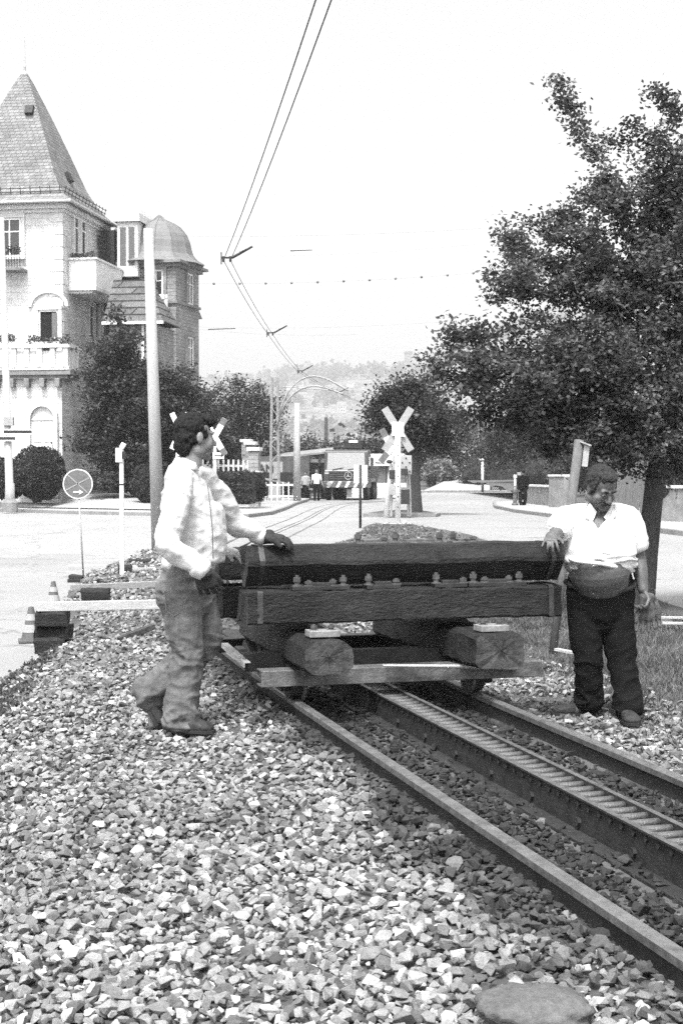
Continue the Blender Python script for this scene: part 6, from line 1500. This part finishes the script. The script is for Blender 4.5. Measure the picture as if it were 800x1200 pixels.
# gloves
a = MB(); hand(a, wr_r + V((-.005, 0, 0)), (q(248, 698, -.27) - wr_r), (-.2, -1, .1), (.9, 0, .2), .195, curl=(25, 35, 30), grow=1.45); limb(a, [wr_r - V((.01, 0, -.01)), wr_r + V((.015, 0, -.03))], [.046, .044], side=fw)
remesh(a, .005, 2, lambda co, n: .003 * noise.noise(V(co) * 35), 'glove', 'glove', man)
a = MB(); hand(a, wr_l + V((.0, 0, .002)), (.95, -.1, -.12), (.0, -.15, 1), (-.1, -1, 0), .2, curl=(12, 30, 35), grow=1.4); limb(a, [wr_l - V((.01, 0, 0)), wr_l + V((.035, 0, 0))], [.042, .042], side=V((0, 1, 0)))
remesh(a, .005, 2, lambda co, n: .003 * noise.noise(V(co) * 35), 'glove', 'glove', man)
# flared jeans
j_ = MB()
limb(j_, [q(222, 660), q(220, 676), q(217, 692), q(219, 712)], [(.165, .122), (.17, .135), (.18, .155), (.165, .14)], side=sd, n=22)
limb(j_, [q(198, 684, -.05), q(197, 706, -.05)], [.072, .066], side=sd)
limb(j_, [hip_r + V((-.02, 0, 0)), hip_r.lerp(kn_r, .5) + V((-.01, 0, 0)), kn_r, kn_r.lerp(an_r, .5) + V((-.012, 0, 0)), an_r + V((-.02, 0, .01)), q(211, 849, -.06)], [(.1, .115), (.092, .106), (.084, .092), (.084, .095), (.09, .106), (.09, .108)], side=sd, n=20)
limb(j_, [hip_l, hip_l.lerp(kn_l, .5) + V((.012, 0, 0)), kn_l + V((.01, 0, 0)), kn_l.lerp(an_l, .5), an_l + V((.01, 0, .02)), an_l + V((-.055, 0, -.01))], [(.1, .112), (.095, .1), (.084, .09), (.084, .09), (.09, .095), (.09, .1)], side=sd, n=20)
def jfolds(co, n):
    g_ = .35 + .9 * math.exp(-((co.z - kn_r.z) / .13) ** 2) + .9 * math.exp(-((co.z + .04) / .09) ** 2) + .6 * (co.z > .58)
    a_ = noise.noise(V((co.x * 7 + co.z * 12, co.y * 8, co.z * 9 - co.x * 8 + 3))); b_ = noise.noise(V((co.x * 15 - co.z * 14, co.y * 15, co.z * 17 + co.x * 12)))
    return .0065 * g_ * ((1 - abs(a_) * 4.5) * .8 + (1 - abs(b_) * 4) * .5)
jg = lambda co: .5 + 1.1 * math.exp(-((co.z - kn_r.z) / .16) ** 2) + .8 * math.exp(-((co.z + .05) / .12) ** 2) + .4 * (co.z > .6)
jeans = remesh(j_, VX, 3, jfolds, 'jeans', 'denim', man)
a = MB()
for (x0_, y0_, x1_, y1_) in ((193, 692, 213, 694), (193, 692, 195, 716), (213, 694, 212, 718), (195, 716, 204, 722), (204, 722, 212, 718)):
    a.tube([q(x0_, y0_, -.165), q(x1_, y1_, -.17)], .0025, 4)
a.build('pocket_seam', 'denim', jeans, world=True)
shoe(man, V((q(195, 0, -.06).x, YL - .06, -.118)), V((q(250, 0, -.1).x, YL - .13, -.118)), .04, w=.05)
shoe(man, q(164, 806, .1) + V((-.03, 0, 0)), q(184, 858, .08), .04, up=V((-.92, 0, -.38)), w=.05, h=.03) if False else shoe(man, q(160, 812, .1), q(188, 856, .08), .04, up=V((.85, 0, .5)), w=.048, h=.02)
# ---- the shorter man, facing us with head bowed
YR = 8.72; q = lambda px, py, dy=0.: P(px, py, YR + dy)
base = q(710, 838); man2 = thing('person', 'shorter stocky moustached man in white polo shirt riding up over his belly, head bowed', 'person', (base.x, YR, -.2))
hd = q(704, 572, -.10); HE = frame((.38, -.80, -.58), (.2, -.55, 1)); k = 1.03
S = V((1, 0, 0))
sh_r, el_r, wr_r = q(664, 606, 0), q(648, 631, -.2), q(645, 630, -.42)
sh_l, el_l, wr_l = q(737, 607, .02), q(747, 652, .04), q(753, 692, -.04)
hip_r, kn_r, an_r = q(684, 718, .0), q(688, 772, -.05), q(690, 822, .0)
hip_l, kn_l, an_l = q(722, 718, .0), q(728, 778, -.05), q(737, 830, -.12)
b_ = MB(); head(b_, hd, HE, k, fat=.012, nose=1.6)
limb(b_, [hd + HE @ V((0, -.02, -.05)), q(702, 594, -.02), q(701, 608, .02)], [(.062, .06), (.066, .064), (.09, .075)], side=S)
limb(b_, [q(701, 602, .0), q(701, 620, -.02), q(702, 645, -.05), q(702, 668, -.075), q(703, 682, -.05), q(703, 698, 0), q(703, 715, .02)], [(.165, .07), (.195, .12), (.19, .15), (.188, .178), (.172, .15), (.15, .10), (.14, .09)], side=S, n=24)
limb(b_, [sh_r, sh_r.lerp(el_r, .5), el_r, el_r.lerp(wr_r, .4), wr_r], [.06, .052, .045, .044, .031], side=S)
limb(b_, [sh_l, sh_l.lerp(el_l, .5), el_l, el_l.lerp(wr_l, .4), wr_l], [.06, .053, .046, .046, .032], side=S)
for h_, kk, an in ((hip_r, kn_r, an_r), (hip_l, kn_l, an_l)): limb(b_, [h_, h_.lerp(kk, .5), kk, kk.lerp(an, .35), an], [.09, .08, .06, .06, .04], side=S)
limb(b_, [an_l, q(740, 842, -.22)], [.04, .03], side=S); limb(b_, [an_r, q(668, 834, -.02)], [.04, .03], side=V((0, 1, 0)))
hand(b_, wr_r + V((0, 0, .0)), (-.16, -.9, -.12), (0, .0, 1), (1, 0, .0), .185, curls=[(35, 40, 20), (40, 38, 22), (38, 38, 22), (15, 15, 10)], spread=9, th=(48, 10))
hand(b_, wr_l, (.12, -.15, -1), (.85, .5, .1), (-.2, -1, 0), .18, curl=(48, 55, 35), th=(28, 50))
def belly(co, n):
    nv = q(702, 671, -.26); d_ = (V(co) - nv).length; return -.014 * math.exp(-(d_ / .013) ** 2) + .0015 * noise.noise(V(co) * 25)
remesh(b_, .0055, 2, belly, 'body', 'skin_dark', man2)
eyes(man2, hd, HE, k); brows(man2, hd, HE, k, 'hair')
hairmesh(man2, hd, HE, [((0, -.026, .05), (.085, .096, .083)), ((0, -.05, -.005), (.078, .064, .066)), ((0, .022, .098), (.062, .055, .026)), ((-.064, -.0, .025), (.022, .04, .045)), ((.064, -.0, .025), (.022, .04, .045)), ((-.07, .012, -.005), (.01, .012, .026)), ((.07, .012, -.005), (.01, .012, .026))], k, 'hair_grey', .008, seed=5)
a = MB()
for s in (-1, 1): limb(a, [hd + HE @ V((s * .002, .106, -.045)) * k, hd + HE @ V((s * .018, .103, -.05)) * k, hd + HE @ V((s * .036, .088, -.062)) * k], [.0085, .0085, .004], side=V((0, 0, 1)), n=8)
o = remesh(a, .003, 1, lambda co, n: .0015 * noise.noise(V(co) * 200), 'moustache', 'hair', man2)
# polo shirt, short sleeves, hem riding up
s_ = MB()
limb(s_, [q(701, 597, .0), q(701, 610, .0), q(701, 630, -.03), q(702, 650, -.05), q(702, 659, -.05)], [(.14, .065), (.21, .125), (.222, .165), (.222, .19), (.218, .19)], side=S, n=28)
limb(s_, [q(693, 600, .01), q(676, 603, .0), sh_r], [.06, .066, .07], side=V((0, 1, 0))); limb(s_, [q(708, 600, .01), q(726, 603, .01), sh_l], [.06, .066, .07], side=V((0, 1, 0)))
limb(s_, [sh_r + V((.01, 0, 0)), sh_r.lerp(el_r, .35), sh_r.lerp(el_r, .62)], [.08, .082, .08], side=S)
limb(s_, [sh_l + V((-.01, 0, 0)), sh_l.lerp(el_l, .35), sh_l.lerp(el_l, .74)], [.08, .086, .082], side=S)
limb(s_, [q(731, 645, -.02), q(737, 662, -.02)], [(.06, .12), (.045, .09)], side=S)
# V neck is carved out so the throat shows
cv = MB(); f_ = lambda px, py, dy: q(px, py, dy)
vv = [(686, 584), (722, 584), (719, 600), (700, 620), (691, 606)]
cv.add([f_(x, y, -.45) for x, y in vv] + [f_(x, y, -.055 if y > 605 else -.02) for x, y in vv], [tuple(range(5)), tuple(range(5, 10))] + [(i, (i + 1) % 5, 5 + (i + 1) % 5, 5 + i) for i in range(5)])
pg = lambda co: .5 + 1.4 * math.exp(-((co.z - q(0, 655).z) / .07) ** 2)
def shear(co, n):   # hem hangs lower on his left
    return folds(.009, (6, 6, 20), 14, .5, pg)(co, n)
polo = remesh(s_, VX, 3, shear, 'polo_shirt', 'polo', man2, cv)
for pts in (((690, 590), (682, 604), (693, 612), (698, 600)), ((717, 592), (722, 602), (714, 613), (707, 606))):
    a = MB(); vs = [q(x, y, -.135 if y > 600 else -.10) for x, y in pts]; a.add(vs, [(0, 1, 2, 3)]); o = a.build('collar', 'polo', polo, world=True); md = o.modifiers.new('s', 'SOLIDIFY'); md.thickness = .008
a = MB(); limb(a, [q(663, 652, -.05), q(672, 657, -.19), q(688, 659, -.255), q(705, 661, -.262), q(722, 665, -.215), q(738, 669, -.08), q(742, 668, .0)], [.013] * 7, side=V((0, 0, 1)), n=8); a.build('hem', 'polo', polo, smooth=True, world=True)
# dark trousers and belt
j_ = MB()
limb(j_, [q(703, 668, .06), q(703, 680, .03), q(703, 694, .0), q(703, 718, .01), q(703, 732, .01)], [(.185, .09), (.204, .135), (.212, .158), (.205, .155), (.17, .13)], side=S, n=24)
limb(j_, [hip_r, hip_r.lerp(kn_r, .5), kn_r, kn_r.lerp(an_r, .5), an_r + V((0, 0, -.01))], [(.105, .12), (.1, .11), (.086, .09), (.082, .09), (.088, .1)], side=S, n=20)
limb(j_, [hip_l, hip_l.lerp(kn_l, .5), kn_l, kn_l.lerp(an_l, .5), an_l + V((0, 0, -.01))], [(.105, .12), (.1, .11), (.088, .09), (.082, .09), (.09, .1)], side=S, n=20)
tg = lambda co: .5 + .9 * math.exp(-((co.z - kn_l.z + .05) / .15) ** 2) + .9 * math.exp(-((co.z + .1) / .1) ** 2)
tr_ = remesh(j_, VX, 3, folds(.009, (8, 8, 12), 21, .7, tg), 'trousers', 'trouser', man2)
a = MB(); n_ = 26; ring0 = []
for i in range(n_ + 1):
    an = 2 * math.pi * i / n_; c = q(703, 682, .01); ring0.append(c + V((.214 * math.cos(an), .168 * math.sin(an), -.055 * max(0, -math.sin(an)) ** 1.5)))
a.tube(ring0, .016, 6); be = a.build('belt', 'glove', tr_, smooth=True, world=True)
a = MB(); a.box(q(699, 693, -.17), (.055, .012, .035)); a.build('buckle', 'steel_pale', be, world=True, bevel=.003)
shoe(man2, V((q(694, 0).x + .03, YR + .02, -.205)), V((q(648, 0).x, YR - .03, -.195)), .04, w=.05)
shoe(man2, V((q(735, 0, -.1).x, YR - .10, -.215)), V((q(745, 0, -.3).x, YR - .37, -.205)), .04, w=.052)
# glove he holds
t = thing('work_gloves', 'pair of dirty work gloves dangling from the left hand of the shorter man', 'gloves', tuple(q(757, 712, -.06)))
a = MB(); hand(a, q(757, 706, -.055), (-.02, 0, -1), (.3, 1, 0), (-1, 0, 0), .2, curl=(5, 12, 10), grow=1.3, th=(25, 5)); limb(a, [q(757, 698, -.055), q(757, 712, -.055)], [(.05, .03), (.045, .026)], side=S)
remesh(a, .005, 2, lambda co, n: .004 * noise.noise(V(co) * 30), 'front_glove', 'glove_held', t)
a = MB(); hand(a, q(762, 702, -.03), (.02, 0, -1), (.3, 1, 0), (1, 0, 0), .19, curl=(5, 20, 10), grow=1.25, th=(20, 5))
remesh(a, .005, 2, lambda co, n: .004 * noise.noise(V(co) * 30), 'rear_glove', 'glove_held', t)
# pale fingers of unclear owner on the rear top sleeper, modelled as a glove
a = MB(); w0 = P(258, 641, 8.22); hand(a, w0, (.55, -.05, -.2), (0, -.2, 1), (0, -1, 0), .19, curl=(10, 18, 14), grow=1.15, spread=10); limb(a, [w0 - V((.05, 0, -.0)), w0 + V((.02, 0, 0))], [(.03, .022), (.034, .024)], side=V((0, 1, 0)))
o = remesh(a, .005, 1, None, 'pale_fingers', 'fingers_pale'); tag(o, 'pale spread fingers of unclear owner, modelled as a glove, on the rear top sleeper by the pale shirt', 'glove')
# ---- small figures far off
def figure(label, px, pyb, Y, h, face, shirtm, trm, arms=((-.2, 0, .85), (.2, 0, .85)), step=.06, hair_='hair', skin_='skin', sleeve=.5):
    b = P(px, pyb, Y); t = thing('person', label, 'person', (b.x, Y, b.z), 0); k = h / 1.75; M = WM[t.name] @ Matrix.Rotation(face, 4, 'Z') @ Matrix.Scale(k, 4)
    W_ = lambda x, y, z: M @ V((x, y, z)); E = frame(M.to_3x3() @ V((0, -1, -.1)), (0, 0, 1)); s = (M.to_3x3() @ V((1, 0, 0))).normalized()
    a = MB(); hc = W_(0, -.01, 1.62); head(a, hc, E, k)
    limb(a, [W_(0, 0, 1.56), W_(0, 0, 1.46)], [.055 * k] * 2, side=s); limb(a, [W_(0, 0, 1.46), W_(0, 0, 1.35), W_(0, 0, 1.1), W_(0, 0, .95)], [(.12, .07), (.17, .1), (.14, .1), (.15, .11)], side=s)
    ak = [(-1, arms[0]), (1, arms[1])]
    for sx, e in ak:
        sh = W_(sx * .19, 0, 1.4); el = W_(sx * .24, .02, 1.13); wr = W_(*e); limb(a, [sh, el, wr], [.048, .04, .028], side=s); dn = (wr - el).normalized(); hand(a, wr, dn, s * sx, -s * 0 + V((0, -1, 0)), .17)
    for sx in (-1, 1): limb(a, [W_(sx * .09, 0, .95), W_(sx * .1, -step * sx * .5, .5), W_(sx * .1, step * sx, .08), ], [.08, .055, .04], side=s); limb(a, [W_(sx * .1, step * sx, .06), W_(sx * .11, step * sx - .15, .035)], [.04, .03], side=s)
    remesh(a, .014, 1, None, 'body', skin_, t)
    a = MB(); limb(a, [W_(0, 0, 1.47), W_(0, 0, 1.38), W_(0, 0, 1.1), W_(0, 0, .96)], [(.1, .07), (.2, .115), (.17, .13), (.175, .13)], side=s)
    for sx, e in ak:
        sh = W_(sx * .19, 0, 1.4); el = W_(sx * .24, .02, 1.13); limb(a, [sh, sh.lerp(el, .9 if sleeve < 1 else 1)], [.066, .06], side=s)
        if sleeve >= 1: limb(a, [el, W_(*e)], [.056, .045], side=s)
    remesh(a, .014, 1, folds(.006, (9, 9, 15), px), 'shirt', shirtm, t)
    a = MB(); limb(a, [W_(0, 0, 1.0), W_(0, 0, .88)], [(.165, .125), (.165, .125)], side=s)
    for sx in (-1, 1): limb(a, [W_(sx * .09, 0, .9), W_(sx * .1, -step * sx * .5, .5), W_(sx * .1, step * sx, .08)], [.1, .08, .075], side=s)
    remesh(a, .014, 1, None, 'trousers', trm, t)
    hairmesh(t, hc, E, [((0, -.022, .048), (.086, .098, .085)), ((0, -.052, -.002), (.077, .066, .066))], k, hair_, .005, .012)
    for sx in (-1, 1):
        a = MB(); limb(a, [W_(sx * .1, step * sx + .05, .04), W_(sx * .11, step * sx - .16, .03)], [.045, .04], side=s); a.build('shoe', 'shoe', t, smooth=True, world=True)
    return t
figure('distant worker in white T-shirt standing beside the truck', 371, 588, 76.5, 1.78, .1, 'polo', 'trouser', arms=((-.3, -.15, .98), (.3, -.1, .9)))
figure('distant worker in pale grey shirt in front of the dark wheel loader', 358, 587, 78, 1.62, -.2, 'cream', 'trouser', arms=((-.22, -.2, 1.0), (.2, -.15, .95)))
figure('distant walker in dark clothes seen from behind on the right pavement', 612, 596, 60, 1.68, math.pi + .3, 'trouser', 'trouser', step=.12, sleeve=1.)
# ------------------------------------------------------------------ camera, light, air
cam = bpy.data.cameras.new('camera'); co = bpy.data.objects.new('camera', cam); COL.objects.link(co); SC.camera = co
cam.sensor_fit = 'VERTICAL'; cam.sensor_height = 36; cam.lens = 50; cam.clip_end = 9000; cam.clip_start = .05
co.location = (0, 0, CZ); co.rotation_euler = (R(90) - PITCH, 0, 0)
SUN_EL, SUN_AZ = 62, -163       # azimuth from +Y towards +X; the sun stands high behind the camera's left shoulder
w = bpy.data.worlds.new('World'); SC.world = w; w.use_nodes = True; nt = w.node_tree; L = nt.links.new
sky = nt.nodes.new('ShaderNodeTexSky'); sky.sky_type = 'NISHITA'; sky.sun_disc = False; sky.sun_elevation = R(SUN_EL); sky.sun_rotation = R(SUN_AZ)
sky.air_density = 1.0; sky.dust_density = 6.0; sky.ozone_density = 1.
bw = nt.nodes.new('ShaderNodeRGBToBW'); L(sky.outputs[0], bw.inputs[0]); L(bw.outputs[0], nt.nodes['Background'].inputs['Color'])
nt.nodes['Background'].inputs['Strength'].default_value = .15
sd = bpy.data.lights.new('sun', 'SUN'); so = bpy.data.objects.new('sun', sd); COL.objects.link(so); sd.energy = 2.0; sd.angle = R(9); sd.color = (1, 1, 1)
az = R(SUN_AZ); d = V((math.sin(az) * math.cos(R(SUN_EL)), math.cos(az) * math.cos(R(SUN_EL)), math.sin(R(SUN_EL))))
so.rotation_euler = (-d).to_track_quat('-Z', 'Y').to_euler()
a = MB(); a.box((0, 1700, 290), (5100, 3650, 592)); hz = a.build('haze', 'haze'); tag(hz, 'thin bright summer haze over the street and the valley', 'haze', kind='stuff')
hz.visible_shadow = True
SC.view_settings.view_transform = 'Standard'; SC.view_settings.look = 'None'; SC.view_settings.gamma = 1; SC.view_settings.use_curve_mapping = False
SC.view_settings.exposure = 1.5
SC.cycles.use_denoising = False
SC.cycles.max_bounces = 6; SC.cycles.diffuse_bounces = 3; SC.cycles.glossy_bounces = 2; SC.cycles.transmission_bounces = 2; SC.cycles.volume_bounces = 0; SC.cycles.transparent_max_bounces = 4
SC.cycles.sample_clamp_indirect = 4
